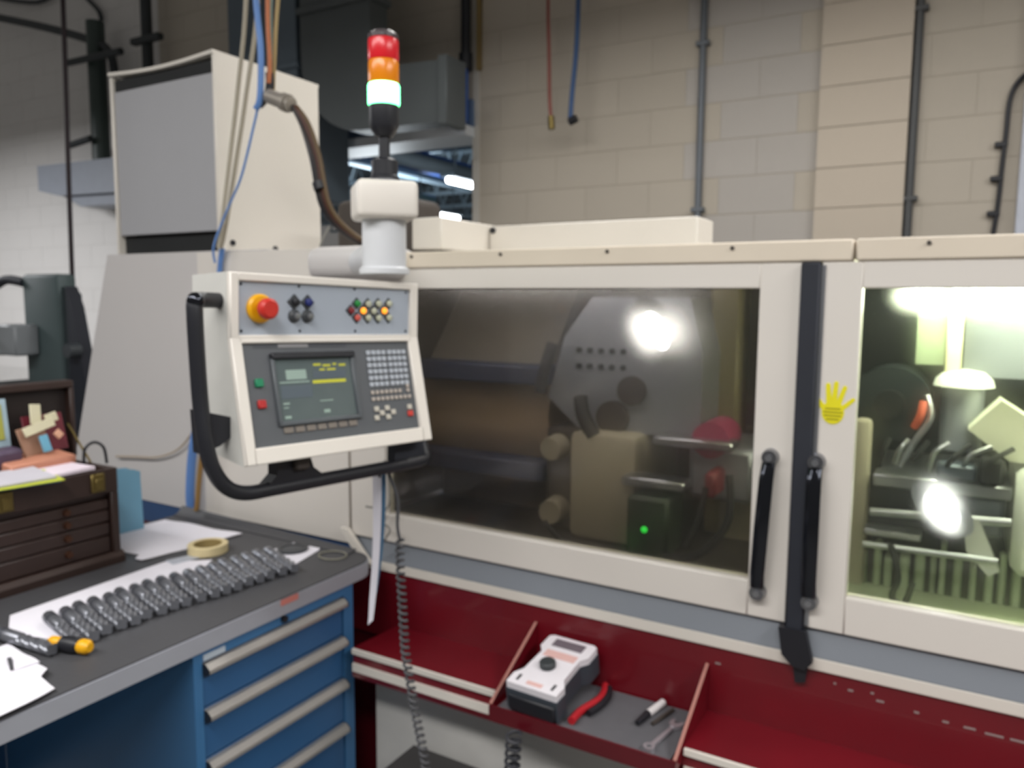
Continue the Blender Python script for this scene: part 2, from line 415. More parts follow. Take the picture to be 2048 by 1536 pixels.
part('pipe', MB().cyl((-5.95, 4.25, 2.2), (-5.95, 4.25, 4.6), .045, n=12), pipe_d, t)
part('clamp_bar', MB().box(-6.08, -5.72, 4.18, 4.24, 3.62, 3.67, .005), pipe_d, t)
t = thing('exhaust_hood', 'grey sheet metal hood on the white wall under the green pipe', 'hood', (-6.85, 4.2, 2.4))
part('box', MB().prism([(-7.30, 2.72), (-6.1, 2.70), (-6.1, 2.42), (-7.0, 2.44), (-7.30, 2.50)], 'y', 4.05, 4.38), mcol('hood_grey', '8d929c', .5), t)
part('lip', MB().prism([(-7.0, 2.44), (-6.1, 2.42), (-6.1, 2.33), (-6.75, 2.34)], 'y', 4.1, 4.36), mcol('hood_grey', '8d929c'), t)
solo('hanging_cable', MB().tube([(-8.6, 4.36, 4.52), (-7.7, 4.36, 4.30), (-7.2, 4.36, 4.35), (-6.8, 4.36, 4.1), (-6.72, 4.36, 3.98)], .02, 8), pipe_d, 'thin dark cable curving above the bent pipe arm', 'cable')
solo('power_cord', MB().tube([(-4.33, 2.6, 4.4), (-4.345, 2.6, 3.16), (-4.38, 2.6, 2.2), (-4.40, 2.6, 1.55)], .013, 8), mcol('cord_dark', '2e2226', .6), 'long thin black cord hanging straight down beside the cream cabinet', 'cord')

# ================================================================== GRINDING MACHINE
FY = 1.65
G = thing('grinding_machine', 'large white enclosed grinding machine with sliding doors and dark red base', 'machine', (-.8, 2.2, 0))
# left end of the enclosure, flaring towards the bottom
part('end_body', MB().prism([(-2.575, 1.695), (-1.79, 1.695), (-1.79, .847), (-2.87, .847)], 'y', FY, 2.75), bodygrey, G)
part('end_panel', MB().prism([(-2.10, 1.690), (-1.485, 1.690), (-1.485, .852), (-2.10, .852)], 'y', FY-.006, FY+.05), white, G)
part('end_stripe', MB().box(-2.87, -1.48, FY+.004, 1.72, .772, .8465), navy, G)
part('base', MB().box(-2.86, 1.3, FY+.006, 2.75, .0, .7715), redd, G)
# upper red apron and slanting sill under the doors
part('apron', MB().box(-1.48, 1.3, FY-.004, FY+.02, .60, .7915), red, G)
part('sill', MB().box(-1.48, 1.3, FY-.010, FY+.05, .792, .820, .002), cream, G)
part('sill_band', MB().prism([(FY-.010, .8205), (FY+.05, .8205), (FY+.05, .8795), (FY+.004, .8795)], 'x', -1.48, 1.3), sillgrey, G)
part('corner_plate', MB().prism([(-1.50, .90), (-1.475, .90), (-1.39, .812), (-1.42, .806)], 'y', FY-.03, FY-.014), cream, G)
# top rail and roof
rail = part('top_rail', MB().box(-1.48, -.188, FY-.012, FY+.10, 1.629, 1.672, .004), beige, G)
rail2 = part('top_rail', MB().box(-.184, 1.3, FY-.012, FY+.10, 1.629, 1.672, .004), beige, G)
for x in (-1.25, -.98, -.70, -.42): part('screw', MB().cyl((x, FY-.012, 1.660), (x, FY-.016, 1.660), .004, n=10), dkbrown, rail)
for x in (-.06, .10): part('screw', MB().cyl((x, FY-.012, 1.660), (x, FY-.016, 1.660), .004, n=10), dkbrown, rail2)
part('roof', MB().box(-1.785, 1.3, FY+.10, 2.75, 1.645, 1.668), cream, G)
part('arm_shoulder', MB().box(-1.50, -1.27, 1.50, 1.70, 1.60, 1.684, .03, 3), bodygrey, G)
# doors
def door(x0, x1, wx0, wx1, pm, hx, tilt, label):
    wz0, wz1 = .957, 1.577; z0, z1 = .880, 1.628
    fr = MB()
    fr.box(x0, wx0, FY-.008, FY+.03, z0, z1, .002); fr.box(wx1, x1, FY-.008, FY+.03, z0, z1, .002)
    fr.box(wx0, wx1, FY-.008, FY+.03, wz1, z1, .002); fr.box(wx0, wx1, FY-.008, FY+.03, z0, wz0, .002)
    d = part('door', fr, white, G, label=label)
    part('window_pane', MB().box(wx0-.001, wx1+.001, FY+.010, FY+.016, wz0-.001, wz1+.001), pm, d)
    # handle: pressed bar with round eyelet ends
    tx, bx_ = hx+tilt, hx-tilt
    vs = []; fs = []; n = 14
    prof = [(0, 1.226, -.010, .013), (.04, 1.216, -.026, .0135), (.14, 1.185, -.036, .0145), (.5, 1.085, -.038, .0150), (.86, .985, -.036, .0145), (.96, .952, -.026, .0145), (1, .943, -.010, .014)]
    for f, z, yo, w in prof:
        for i in range(n):
            a_ = 2*math.pi*i/n; vs.append((tx+(bx_-tx)*f+w*math.cos(a_), FY+yo+.007*math.sin(a_), z))
    for j in range(len(prof)-1):
        for i in range(n): fs.append((j*n+i, j*n+(i+1) % n, (j+1)*n+(i+1) % n, (j+1)*n+i))
    fs += [tuple(reversed(range(n))), tuple(range((len(prof)-1)*n, len(prof)*n))]
    part('handle', MB().add(vs, fs), chrome, d, label='glossy black bar handle with chrome ends')
    for zz, xx in ((1.230, tx), (.938, bx_)):
        part('handle_end', MB().cyl((xx, FY-.008, zz), (xx, FY-.026, zz), .0180, .0155, n=18), mcol('bright_chrome', '8c8d92', .2, .9), d)
        part('bolt', MB().cyl((xx, FY-.026, zz), (xx, FY-.031, zz), .007, n=10), steel, d)
    return d
dL = door(-1.475, -.282, -1.35, -.362, pane_l, -.333, .007, 'left sliding door with a dark tinted window')
dR = door(-.243, 1.25, -.169, 1.15, pane_r, -.236, 0, 'right sliding door with a brightly lit window')
part('door_seal', MB().box(-.281, -.244, FY-.022, FY+.03, .872, 1.628, .004), rubber, G)
part('seal_foot', MB().prism([(-.292, .878), (-.238, .878), (-.222, .815), (-.238, .795), (-.262, .800), (-.283, .82)], 'y', FY-.030, FY-.012), black, G)
part('seal_drip', MB().prism([(-.262, .80), (-.232, .80), (-.236, .765), (-.256, .760)], 'y', FY-.018, FY-.005), black, G)
part('door_edge', MB().box(-.2435, -.236, FY-.013, FY-.007, .885, 1.622), steel, dR)
# yellow hand sticker
hs = MB(); hx, hz, hy = -.2105, 1.332, FY-.0095
pal = [(hx+.021*math.cos(R_(a)), hz+.024*math.sin(R_(a))) for a in range(0, 360, 20)]
hs.prism(pal, 'y', hy, hy+.0015)
for (x0, z0, x1, z1, r) in ((-.016, .006, -.034, .030, .0042), (-.008, .020, -.011, .054, .0044), (.001, .022, .004, .058, .0044), (.010, .019, .020, .050, .0042), (.016, .008, .036, .027, .0038)):
    L = math.hypot(x1-x0, z1-z0); ux, uz = (x1-x0)/L, (z1-z0)/L
    pg = []
    for a in range(-90, 91, 30):
        ca, sa = math.cos(R_(a)), math.sin(R_(a)); pg.append((hx+x1+r*(ux*ca-uz*sa), hz+z1+r*(uz*ca+ux*sa)))
    pg += [(hx+x0-uz*r*1.2, hz+z0+ux*r*1.2), (hx+x0+uz*r*1.2, hz+z0-ux*r*1.2)]
    hs.prism(pg, 'y', hy+.0002, hy+.0016)
st = part('hand_sticker', hs, mcol('sticker_yellow', 'e6dc1e', .5), dR, label='yellow open hand warning sticker')
mk = MB()
for k, w in enumerate((.014, .018, .016, .012)): mk.box(hx-w, hx+w, hy-.0007, hy-.0001, hz+.006-k*.007, hz+.0085-k*.007)
mk2 = part('sticker_print', mk, mcol('sticker_print', '9c9416'), dR)
# ledge, stripes and lower panel
for xa, xb in ((-1.318, -.8785), (-.4395, 1.3)): part('ledge', MB().prism([(FY-.004, .640), (1.468, .648), (1.468, .60), (FY-.004, .60)], 'x', xa, xb), red, G)
part('edge_strip', MB().box(-1.318, -.885, 1.460, 1.4675, .634, .6475), cream, G)
part('edge_strip', MB().box(-.435, 1.3, 1.460, 1.4675, .634, .6475), cream, G)
part('lower_strip', MB().box(-1.318, -.885, 1.462, 1.56, .586, .6075), cream, G)
part('lower_strip', MB().box(-.435, 1.3, 1.462, 1.56, .586, .6075), cream, G)
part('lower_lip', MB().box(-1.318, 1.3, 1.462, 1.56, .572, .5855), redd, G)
part('lower_panel', MB().box(-1.318, 1.3, 1.555, FY, .10, .5715), mcol('lower_panel_white', 'c9c7c2', .5), G)
# open tool tray in the ledge
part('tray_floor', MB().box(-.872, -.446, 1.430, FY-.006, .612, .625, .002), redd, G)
part('tray_mat', MB().box(-.862, -.456, 1.436, FY-.010, .6255, .629), matgrey, G)
tri = [(1.430, .612), (1.430, .636), (FY-.006, .748), (FY-.006, .612)]
part('tray_side', MB().prism(tri, 'x', -.878, -.872), red, G)
part('tray_side', MB().prism(tri, 'x', -.446, -.440), red, G)
part('tray_front', MB().box(-.878, -.440, 1.425, 1.4305, .597, .634), redd, G)
eg = mcol('worn_edge', 'a8746a', .5)
for xx in (-.8785, -.4465):
    part('side_edge', MB().prism([(1.428, .636), (1.428, .638), (FY-.006, .7505), (FY-.006, .748)], 'x', xx, xx+.007), eg, G)
# paint chips on the apron
ch = MB()
for x, z, w in ((-.15, .765, .010), (-.095, .757, .014), (-.11, .77, .006), (-.03, .752, .009), (.02, .747, .011), (.06, .746, .02), (.10, .744, .03), (.14, .744, .03), (-.42, .755, .012), (-.18, .772, .005)):
    ch.box(x-w/2, x+w/2, FY-.0048, FY-.0042, z-.002, z+.002)
part('paint_chip', ch, mcol('bare_metal', 'a89a98', .4, .4), G, kind='stuff')

# ------------------------------------------------------------------ machine interior
part('rear_wall', MB().box(-1.60, 1.28, 2.69, 2.72, .80, 1.645), olive, G)
part('end_wall', MB().box(-1.785, -1.75, FY+.05, 2.69, .80, 1.645), olive, G)
part('bed', MB().box(-1.62, 1.28, 1.72, 2.69, .80, .84), mcol('bed_dark', '3a3632', .5), G)
part('slide_cover', MB().box(-1.60, -1.05, 2.25, 2.69, .84, 1.02, .02), mcol('bed_brown', '57483c', .5), G)
part('blue_band', MB().box(-1.62, -1.10, 2.10, 2.69, 1.285, 1.345, .006), intblue, G)
part('blue_band', MB().box(-1.62, -1.10, 2.10, 2.69, .985, 1.040, .006), intblue, G)
part('drum_cover', MB().cyl((-1.62, 2.36, 1.163), (-1.115, 2.36, 1.163), .20, n=36), mcol('drum_beige', 'b5a08a', .38, .15), G)
part('upper_cover', MB().prism([(2.2, 1.345), (2.69, 1.345), (2.69, 1.64), (2.45, 1.64)], 'x', -1.60, -1.13), olive, G)
hd = part('wheel_head', MB().prism([(-1.105, 1.25), (-1.05, 1.44), (-.96, 1.56), (-.66, 1.56), (-.62, 1.40), (-.62, 1.16), (-1.0, 1.16)], 'y', 2.14, 2.60), intg, G)
for r_, z in ((0, 1.40), (1, 1.352)):
    for k in range(5): part('bolt_hole', MB().cyl((-1.0+k*.036, 2.142, z), (-1.0+k*.036, 2.134, z), .009, n=10), dark, hd)
part('port', MB().cyl((-.826, 2.145, 1.286), (-.826, 2.128, 1.286), .044, n=24), dkbrown, hd)
part('port', MB().cyl((-.883, 2.145, 1.203), (-.883, 2.120, 1.203), .050, n=24), dkbrown, hd)
part('coolant_hose', MB().tube([(-1.07, 2.10, 1.42), (-1.09, 2.08, 1.33), (-1.10, 2.08, 1.27)], .018, 10), black, hd)
part('coolant_hose', MB().tube([(-.975, 2.1, 1.26), (-.955, 2.08, 1.21), (-.915, 2.07, 1.15)], .022, 10), dark, hd)
wk = part('work_head', MB().box(-.99, -.775, 2.05, 2.45, .84, 1.165, .025, 2), intb, G)
part('knob', MB().cyl((-1.055, 2.12, 1.101), (-1.055, 2.06, 1.101), .040, .034, n=24), intb, wk)
part('knob', MB().cyl((-1.055, 2.12, .905), (-1.055, 2.06, .905), .042, .036, n=24), intb, wk)
part('column', MB().box(-1.10, -.995, 2.12, 2.4, .84, 1.16, .01), dkbrown, wk)
part('slide_bar', MB().box(-.72, -.50, 2.02, 2.10, 1.155, 1.180, .006), steel, G)
part('slide_bar', MB().box(-.80, -.62, 2.0, 2.08, 1.035, 1.062, .006), steel, G)
gb = part('junction_box', MB().box(-.775, -.655, 1.98, 2.12, .845, 1.015, .01), mcol('box_green', '2f3a2c'), G)
part('indicator', MB().sphere((-.72, 1.978, .925), .009), mat('led_green', '20c040', .4, emit='30ff50', estr=1.2), gb)
part('spindle_guard', MB().cyl((-.57, 2.2, 1.175), (-.57, 2.06, 1.175), .05, n=20), mcol('magenta_plastic', '9c3a5c'), G)
part('spindle', MB().box(-.64, -.46, 2.1, 2.4, 1.0, 1.15, .015), intg, G)
part('tool_grip', MB().box(-.565, -.535, 2.0, 2.1, 1.03, 1.10, .008), mcol('dull_red', '7a2a30'), G)
part('cable_loop', MB().tube([(-.50, 2.0, 1.10), (-.49, 1.98, 1.0), (-.52, 1.97, .93), (-.58, 1.97, .875), (-.66, 1.98, .86)], .010, 8), dark, G)
part('cable_loop', MB().tube([(-.56, 2.0, 1.06), (-.57, 1.98, .98), (-.60, 1.97, .90)], .008, 8), dark, G)
part('cable_loop', MB().tube([(-1.03, 1.98, .90), (-.97, 1.97, .86), (-.88, 1.97, .845)], .008, 8), dark, G)
part('side_post', MB().box(-.655, -.565, 2.32, 2.45, .84, 1.63, .008), mcol('post_olive', '8b8160', .45), G)
part('partition', MB().box(-.545, -.36, 2.36, 2.40, 1.18, 1.645), dark, G)
part('partition_low', MB().box(-.60, -.36, 2.30, 2.36, .84, 1.03), intb, G)
# lamp added to stand in for the glare on the tinted window
WL = Matrix.Translation((-.672, 1.90, 1.474)) @ Matrix.Rotation(R_(-30), 4, 'Y') @ Matrix.Rotation(R_(90), 4, 'X') @ Matrix.Scale(1.9, 4, (0, 1, 0))
wl = part('glare_lamp', MB().lathe([(.012, -.05), (.045, -.02), (.052, 0), (.040, .001)], 24, WL), intg, G)
part('glare_disc', MB().lathe([(.028, .0015), (.026, .006), (.014, .009)], 24, WL), lamp_k, wl, label='glowing round disc standing in for window glare')
part('inner_fill', MB().box(-1.45, -.62, 1.935, 1.965, 1.625, 1.642), fill_i, G)  # glowing strip added out of sight to brighten the left compartment
# right compartment
part('dark_backdrop', MB().box(-.34, 1.26, 2.5, 2.52, .84, 1.64), mcol('backdrop_dark', '24282a', .4), G)  # dark sheet added to give the lit compartment a shaded background
part('strip_lamp', MB().cyl((-.02, 2.0, 1.566), (1.0, 2.0, 1.566), .022, n=16), lamp_g, G, label='bright strip lamp along the top of the compartment')
part('lamp_head', MB().sphere((-.072, 2.04, 1.565), .05, (1.15, .7, .42)), lamp_g, G)
part('lamp_bracket', MB().box(-.24, 1.1, 2.03, 2.06, 1.58, 1.64), dark, G)
part('post', MB().box(-.028, .006, 2.12, 2.16, 1.36, 1.545, .004), mcol('post_yellow', 'dcdcae', .4), G)
part('splash_screen', MB().box(-.092, -.03, 2.14, 2.15, 1.40, 1.525), mcol('screen_pale_green', '8f9a80', .3), G)
part('splash_screen', MB().box(.01, .9, 2.2, 2.21, 1.37, 1.54), mcol('screen_grey', '8c9096', .3, .3), G)
wg = part('wheel_guard', MB().cyl((-.14, 2.10, 1.302), (-.14, 2.24, 1.302), .092, n=32), mcol('guard_dark', '2c3234', .4, .3), G)
part('guard_hub', MB().cyl((-.14, 2.10, 1.302), (-.14, 2.085, 1.302), .035, n=20), dark, wg)
part('coolant_nozzle', MB().tube([(-.066, 2.06, 1.318), (-.070, 2.05, 1.285), (-.082, 2.06, 1.255)], .009, 8), mcol('nozzle_orange', 'c2593f'), G)
part('coolant_hose', MB().tube([(-.06, 2.08, 1.33), (-.05, 2.06, 1.28), (-.08, 2.05, 1.22), (-.11, 2.05, 1.16)], .008, 8), steel, G)
dm = MB().lathe([(.065, 0), (.060, .018), (.042, .034), (.012, .040)], 28, Matrix.Translation((.014, 2.14, 1.352)))
part('head_cap', dm, mcol('cap_white', 'dfe3d8', .35), G)
part('head_body', MB().cyl((.014, 2.14, 1.20), (.014, 2.14, 1.352), .045, n=24), intg, G)
part('slope_cover', MB().prism([(.028, 1.265), (.088, 1.335), (.20, 1.26), (.45, 1.25), (.45, 1.19), (.112, 1.20)], 'y', 2.02, 2.12), mcol('cover_lime', 'dde0c8', .35), G)
part('front_post', MB().box(-.212, -.172, 2.02, 2.08, .84, 1.268, .012, 2), intb, G)
part('table', MB().box(-.16, .12, 2.0, 2.35, 1.115, 1.145, .004), steel, G)
part('table_edge', MB().box(-.17, -.05, 1.96, 2.02, 1.005, 1.02, .003), steel, G)
part('fixture', MB().box(-.04, .11, 2.02, 2.3, 1.02, 1.115, .01), mcol('fixture_grey', '555c66', .35, .5), G)
part('deflector', MB().prism([(.03, 1.07), (.06, 1.075), (.105, .965), (.085, .95), (.04, 1.0)], 'y', 1.96, 2.0), mcol('deflector_white', 'd9dcd4', .25, .3), G)
part('side_cover', MB().box(.125, .5, 1.98, 2.3, .95, 1.195, .02), mcol('cover_pale', 'd7dbd0', .3), G)
WL2 = Matrix.Translation((-.012, 1.90, 1.105)) @ Matrix.Rotation(R_(-48), 4, 'Y') @ Matrix.Rotation(R_(90), 4, 'X') @ Matrix.Scale(1.9, 4, (0, 1, 0))  # second added lamp, standing in for the glare streak on this pane
wl2 = part('glare_lamp', MB().lathe([(.012, -.05), (.034, -.02), (.040, 0), (.030, .001)], 24, WL2), intg, G)
part('glare_disc', MB().lathe([(.022, .0015), (.020, .006), (.012, .009)], 24, WL2), lamp_k, wl2, label='glowing oval disc standing in for window glare')
for k in range(7):
    x = -.15+k*.035
    part('nozzle', MB().tube([(x, 2.0, 1.165+.01*(k % 3)), (x+.01, 1.98, 1.20+.012*(k % 2)), (x+.02+.006*k, 1.99, 1.235)], .006, 8), steel if k % 2 else dark, G)
part('clamp_block', MB().box(-.03, .05, 1.99, 2.06, 1.15, 1.185, .006), mcol('fixture_grey', '555c66', .35, .5), G)
part('clamp_block', MB().box(.055, .10, 1.98, 2.05, 1.15, 1.205, .006), dark, G)
part('guide_rod', MB().cyl((-.16, 1.97, 1.06), (.12, 1.97, 1.075), .010, n=14), steel, G)
part('guide_rod', MB().cyl((-.17, 1.95, .985), (.10, 1.95, .99), .008, n=14), steel, G)
part('drip_hose', MB().tube([(-.11, 1.93, 1.0), (-.09, 1.92, .93), (-.10, 1.92, .88), (-.075, 1.92, .87), (-.06, 1.92, .92)], .007, 8), dark, G)
bl = MB()
for k in range(13):
    xb = -.18+k*.029+random.uniform(-.006, .006); bl.box(xb, xb+random.uniform(.012, .022), 2.05+random.uniform(-.02, .02), 2.09, .845, random.uniform(.93, 1.0), .004)
part('bellows', bl, mcol('bellows_sage', 'a3ae94', .45), G)
part('coolant_pan', MB().box(-.24, .6, 1.80, 2.05, .838, .862, .004), mcol('pan_lime', 'a6b092', .3), G)

# ------------------------------------------------------------------ on the machine roof
t = thing('roof_duct', 'cream L shaped cable duct lying on the machine roof', 'duct', (-1.0, 2.2, 1.668))
part('long_leg', MB().box(-1.36, -.665, 2.20, 2.36, 1.668, 1.790, .004), cream, t)
part('short_leg', MB().box(-1.52, -1.362, 1.93, 2.36, 1.700, 1.795, .004), cream, t)
part('foot', MB().box(-1.50, -1.38, 1.96, 2.34, 1.668, 1.70), dkbrown, t)
part('cover_screw', MB().cyl((-1.345, 2.199, 1.775), (-1.345, 2.194, 1.775), .010, n=10), black, t)
part('latch', MB().box(-.86, -.79, 2.185, 2.20, 1.668, 1.690, .004), dkbrown, t)
solo('filter_unit', MB().box(-1.76, -1.47, 1.90, 2.10, 1.668, 1.862, .03, 3), dkbrown, 'dark brown rounded box on the machine roof behind the pendant arm', 'box')

# ------------------------------------------------------------------ control cabinet on the machine's left end
t = thing('control_cabinet', 'cream sheet metal cabinet with a grey front panel standing on the machine', 'cabinet', (-2.26, 1.87, 1.696))
cb = MB()
x0, x1, y0, y1, z0, z1 = -2.522, -2.002, 1.652, 2.095, 1.696, 2.288
part('side_panel', MB().box(x1-.012, x1, y0, y1, z0, z1, .003), cream, t)
part('side_panel', MB().box(x0, x0+.012, y0, y1, z0, z1-.008, .003), cream, t)
part('rear_panel', MB().box(x0+.012, x1-.012, y1-.012, y1, z0, z1-.012), cream, t)
lid = MB().sheet(lambda u, v: (x0+u*(x1-x0), y0-.004+v*(y1-y0+.004), z1-.003-.012*math.sin(math.pi*u)*(1-v)), 16, 4, .010)
part('lid', lid, cream, t)
part('front_panel', MB().box(x0+.016, x1-.016, y0+.006, y0+.018, 1.757, 2.232, .003), mcol('panel_grey', 'a3a3a6', .5, var=.02), t)
part('interior', MB().box(x0+.02, x1-.02, y0+.06, y0+.09, 1.70, 2.26), dark, t)  # dark sheet in place of the shade inside the cabinet
part('plinth', MB().box(x0+.013, x1-.013, y0+.025, y1-.05, 1.696, 1.756), dark, t)  # dark block painting the shade in the gap below the front panel
part('gap_shade', MB().box(x0+.013, x1-.013, y0+.012, y0+.05, 2.222, 2.270), dark, t)  # dark strip painting the shade in the gap under the lid
for y, z in ((1.70, 1.722), (1.875, 1.714)): part('screw', MB().cyl((x1, y, z), (x1+.006, y, z), .009, n=12), black, t)

# ------------------------------------------------------------------ cables dropping onto the cabinet
cg = 'cables dropping from above in front of the cream cabinet'
crm = mcol('cable_cream', 'a59d8c', .6); bhose = mcol('cable_blue', '5b82bd', .5)
def cable(pts, r, m, label, group=None, name='drop_cable', cat='cable'):
    return solo(name, MB().tube(pts, r, 8), m, label, cat, group)
cable([(-1.78, 1.60, 2.75), (-1.797, 1.60, 2.383), (-1.84, 1.60, 2.15), (-1.885, 1.60, 1.95), (-1.925, 1.60, 1.78), (-1.945, 1.60, 1.70)], .0062, crm, 'cream cable slanting down past the cabinet side, two alike', cg)
cable([(-1.75, 1.62, 2.75), (-1.772, 1.62, 2.383), (-1.825, 1.62, 2.15), (-1.880, 1.62, 1.95), (-1.935, 1.62, 1.76), (-1.96, 1.62, 1.70)], .0062, crm, 'cream cable slanting down past the cabinet side, two alike', cg)
cable([(-1.74, 1.56, 2.75), (-1.713, 1.56, 2.36), (-1.700, 1.56, 2.22), (-1.708, 1.56, 2.10), (-1.725, 1.56, 2.07)], .0085, bhose, 'thick blue hose hanging from above onto the cabinet top', name='drop_hose', cat='hose')
cable([(-1.725, 1.565, 2.07), (-1.74, 1.565, 2.03), (-1.80, 1.57, 1.90), (-1.86, 1.58, 1.83), (-1.915, 1.59, 1.77), (-1.955, 1.59, 1.70), (-1.963, 1.60, 1.655)], .0035, bhose, 'thin pale blue wire curving down the cabinet side')
cable([(-1.66, 1.58, 2.75), (-1.690, 1.58, 2.36), (-1.689, 1.58, 2.2), (-1.695, 1.58, 2.14)], .006, mcol('cable_orange', 'b5683c'), 'orange cable dropping next to the thick blue hose')
cable([(-1.65, 1.60, 2.75), (-1.700, 1.60, 2.37), (-1.705, 1.60, 2.25), (-1.715, 1.60, 2.15)], .006, mcol('cable_grey_green', '86988f'), 'grey green cable dropping next to the thick blue hose')
cable([(-1.60, 1.60, 2.75), (-1.672, 1.60, 2.362), (-1.690, 1.60, 2.22), (-1.70, 1.60, 2.12)], .0055, mcol('cable_tan', 'a08a5c'), 'tan cable dropping behind the orange cable')
t = thing('cable_connector', 'grey metal cable connector with black strain relief at the cabinet top', 'connector', (-1.66, 1.58, 2.05))
part('strain_relief', MB().tube([(-1.700, 1.59, 2.17), (-1.705, 1.59, 2.12), (-1.735, 1.58, 2.085)], .012, 10), black, t)
part('body', MB().cyl((-1.695, 1.58, 2.105), (-1.610, 1.58, 2.072), .020, n=18), mcol('connector_grey', '9a938a', .4, .4), t)
part('collar', MB().cyl((-1.64, 1.58, 2.084), (-1.622, 1.58, 2.077), .025, n=18), mcol('connector_grey', '9a938a'), t)
t = thing('cable_bundle', 'bundle of dark brown, rust and black cables leaving the metal connector', 'cables', (-1.52, 1.63, 1.70))
for k, (m_, dx) in enumerate(((mcol('cable_brown', '2c2422'), 0), (mcol('cable_rust', '4c2a20'), .011), (mcol('cable_ochre_dark', '584428'), .02), (black, -.010))):
    part('cable', MB().tube([(-1.612+dx*.4, 1.585+.004*k, 2.070), (-1.585+dx, 1.59+.004*k, 2.02), (-1.550+dx, 1.60, 1.93), (-1.525+dx, 1.61, 1.80), (-1.49+dx, 1.66, 1.73), (-1.44+dx, 1.72, 1.69)], .006, 8), m_, t)
part('tie', MB().cyl((-1.536, 1.602, 1.865), (-1.530, 1.603, 1.845), .019, n=14), black, t)
cable([(-1.535, 1.64, 1.75), (-1.545, 1.62, 1.71), (-1.54, 1.60, 1.67), (-1.55, 1.60, 1.62)], .003, mcol('wire_grey', '77756f'), 'short thin grey wire drooping over the machine top edge')
# hoses behind the pendant
cable([(-1.965, 1.63, 1.70), (-1.975, 1.63, 1.66), (-1.985, 1.63, 1.60)], .008, bhose, 'short blue hose stub below the cabinet corner', name='drop_hose', cat='hose')
cable([(-1.99, 1.615, 1.32), (-2.055, 1.615, 1.22), (-2.10, 1.615, 1.12), (-2.125, 1.615, 1.03), (-2.14, 1.615, .92), (-2.145, 1.62, .862)], .014, bhose, 'thick blue hose running down behind the pendant handle to the bench', name='drop_hose', cat='hose')
cable([(-1.93, 1.586, 1.32), (-1.985, 1.586, 1.20), (-2.025, 1.586, 1.10), (-2.050, 1.586, 1.0), (-2.068, 1.586, .90), (-2.075, 1.586, .877)], .008, mcol('cable_ochre', '8a6a3a'), 'ochre cable running down beside the thick blue hose')
cable([(-2.09, 1.636, 1.20), (-2.14, 1.636, 1.12), (-2.22, 1.636, 1.05), (-2.33, 1.636, 1.012), (-2.45, 1.636, 1.0), (-2.56, 1.636, .99)], .003, mcol('wire_tan', 'a08f78'), 'thin tan wire sagging across the machine end panel')

# ================================================================== CONTROL PENDANT
PM = Matrix.Translation((-1.095, .918, 1.595)) @ Matrix.Rotation(1.401, 4, 'Z') @ Matrix.Rotation(.027, 4, 'Y')
W, H1, H2, T2, DP = .44, .115, .224, .228, .12
P = thing('control_pendant', 'cream swivel control panel with screen, keypad and black tube handle', 'control panel', M=PM)
zb, yb = -H1-H2*math.cos(T2), -H2*math.sin(T2)
part('housing', MB().prism([(.004, 0), (DP, -.004), (DP, zb+.02), (yb+.010, zb), (yb+.004, zb), (.004, -H1)], 'x', 0, W), mcol('pendant_side', 'c9c8c2', .45), P, local=True)
# maps (x, down the slope, out of the face) of the lower face into the pendant's frame
LF = Matrix.Translation((0, 0, -H1)) @ Matrix.Rotation(-T2, 4, 'X')
def lbox(x0, x1, t0, t1, h0, h1, bev=0, mb=None): return (mb or MB()).box(x0, x1, -h1, -h0, -t1, -t0, bev, 1, LF)
def ubox(x0, x1, t0, t1, h0, h1, bev=0, mb=None): return (mb or MB()).box(x0, x1, -h1, -h0, -t1, -t0, bev, 1)
fr = MB()
ubox(0, .017, 0, H1, -.004, .008, .002, fr); ubox(W-.022, W, 0, H1, -.004, .008, .002, fr); ubox(.015, W-.02, 0, .0145, -.004, .008, .002, fr)
ubox(.015, W-.02, H1-.006, H1+.002, -.004, .008, .002, fr)
lbox(0, .021, -.001, H2, -.004, .008, .002, fr); lbox(W-.028, W, -.001, H2, -.004, .008, .002, fr)
lbox(.015, W-.02, 0, .010, -.004, .008, .002, fr); lbox(.015, W-.02, .195, H2, -.004, .008, .002, fr)
part('front_frame', fr, offwhite, P, local=True)
up_ = part('button_plate', ubox(.016, W-.021, .014, H1-.005, -.002, .001), mcol('plate_grey', 'a3abb6', .45, var=.03), P, local=True)
lo_ = part('operator_plate', lbox(.020, W-.027, .009, .197, -.002, .001), mcol('plate_dark', '55585c', .5, var=.05), P, local=True)
# emergency stop
def ulathe(x, t, prof, n=20): return MB().lathe(prof, n, Matrix.Translation((x, 0, -t)) @ Matrix.Rotation(R_(90), 4, 'X'))
es = part('emergency_stop', ulathe(.060, .062, [(.026, 0), (.026, .006), (.022, .010)], 28), yellow, P, local=True)
part('stop_knob', ulathe(.060, .062, [(.010, .010), (.011, .022), (.0185, .024), (.0185, .034), (.014, .038)], 24), mcol('stop_red', 'c32c22', .4), es, local=True)
def diamond(x, t, r, m, h=.010, rr=.7):
    b = part('button_bezel', MB().box(-r, r, -h*.5, 0, -r, r, .001, 1, Matrix.Translation((x, 0, -t)) @ Matrix.Rotation(R_(45), 4, 'Y')), mcol('bezel_dark', '3c3f42', .5), P, local=True)
    part('button_cap', ulathe(x, t, [(r*rr, h*.5), (r*rr, h), (r*rr*.7, h*1.15)], 16), m, b, local=True)
diamond(.132, .048, .0105, black); diamond(.161, .048, .0105, mcol('button_navy', '1f2a6c'))
for x in (.132, .161):
    b = part('key_switch', ulathe(x, .074, [(.0125, 0), (.0125, .004), (.010, .006), (.008, .012)], 20), mcol('bezel_dark', '3c3f42'), P, local=True)
    part('key_barrel', ulathe(x, .074, [(.0065, .010), (.006, .0135), (.003, .014)], 16), steel, b, local=True)
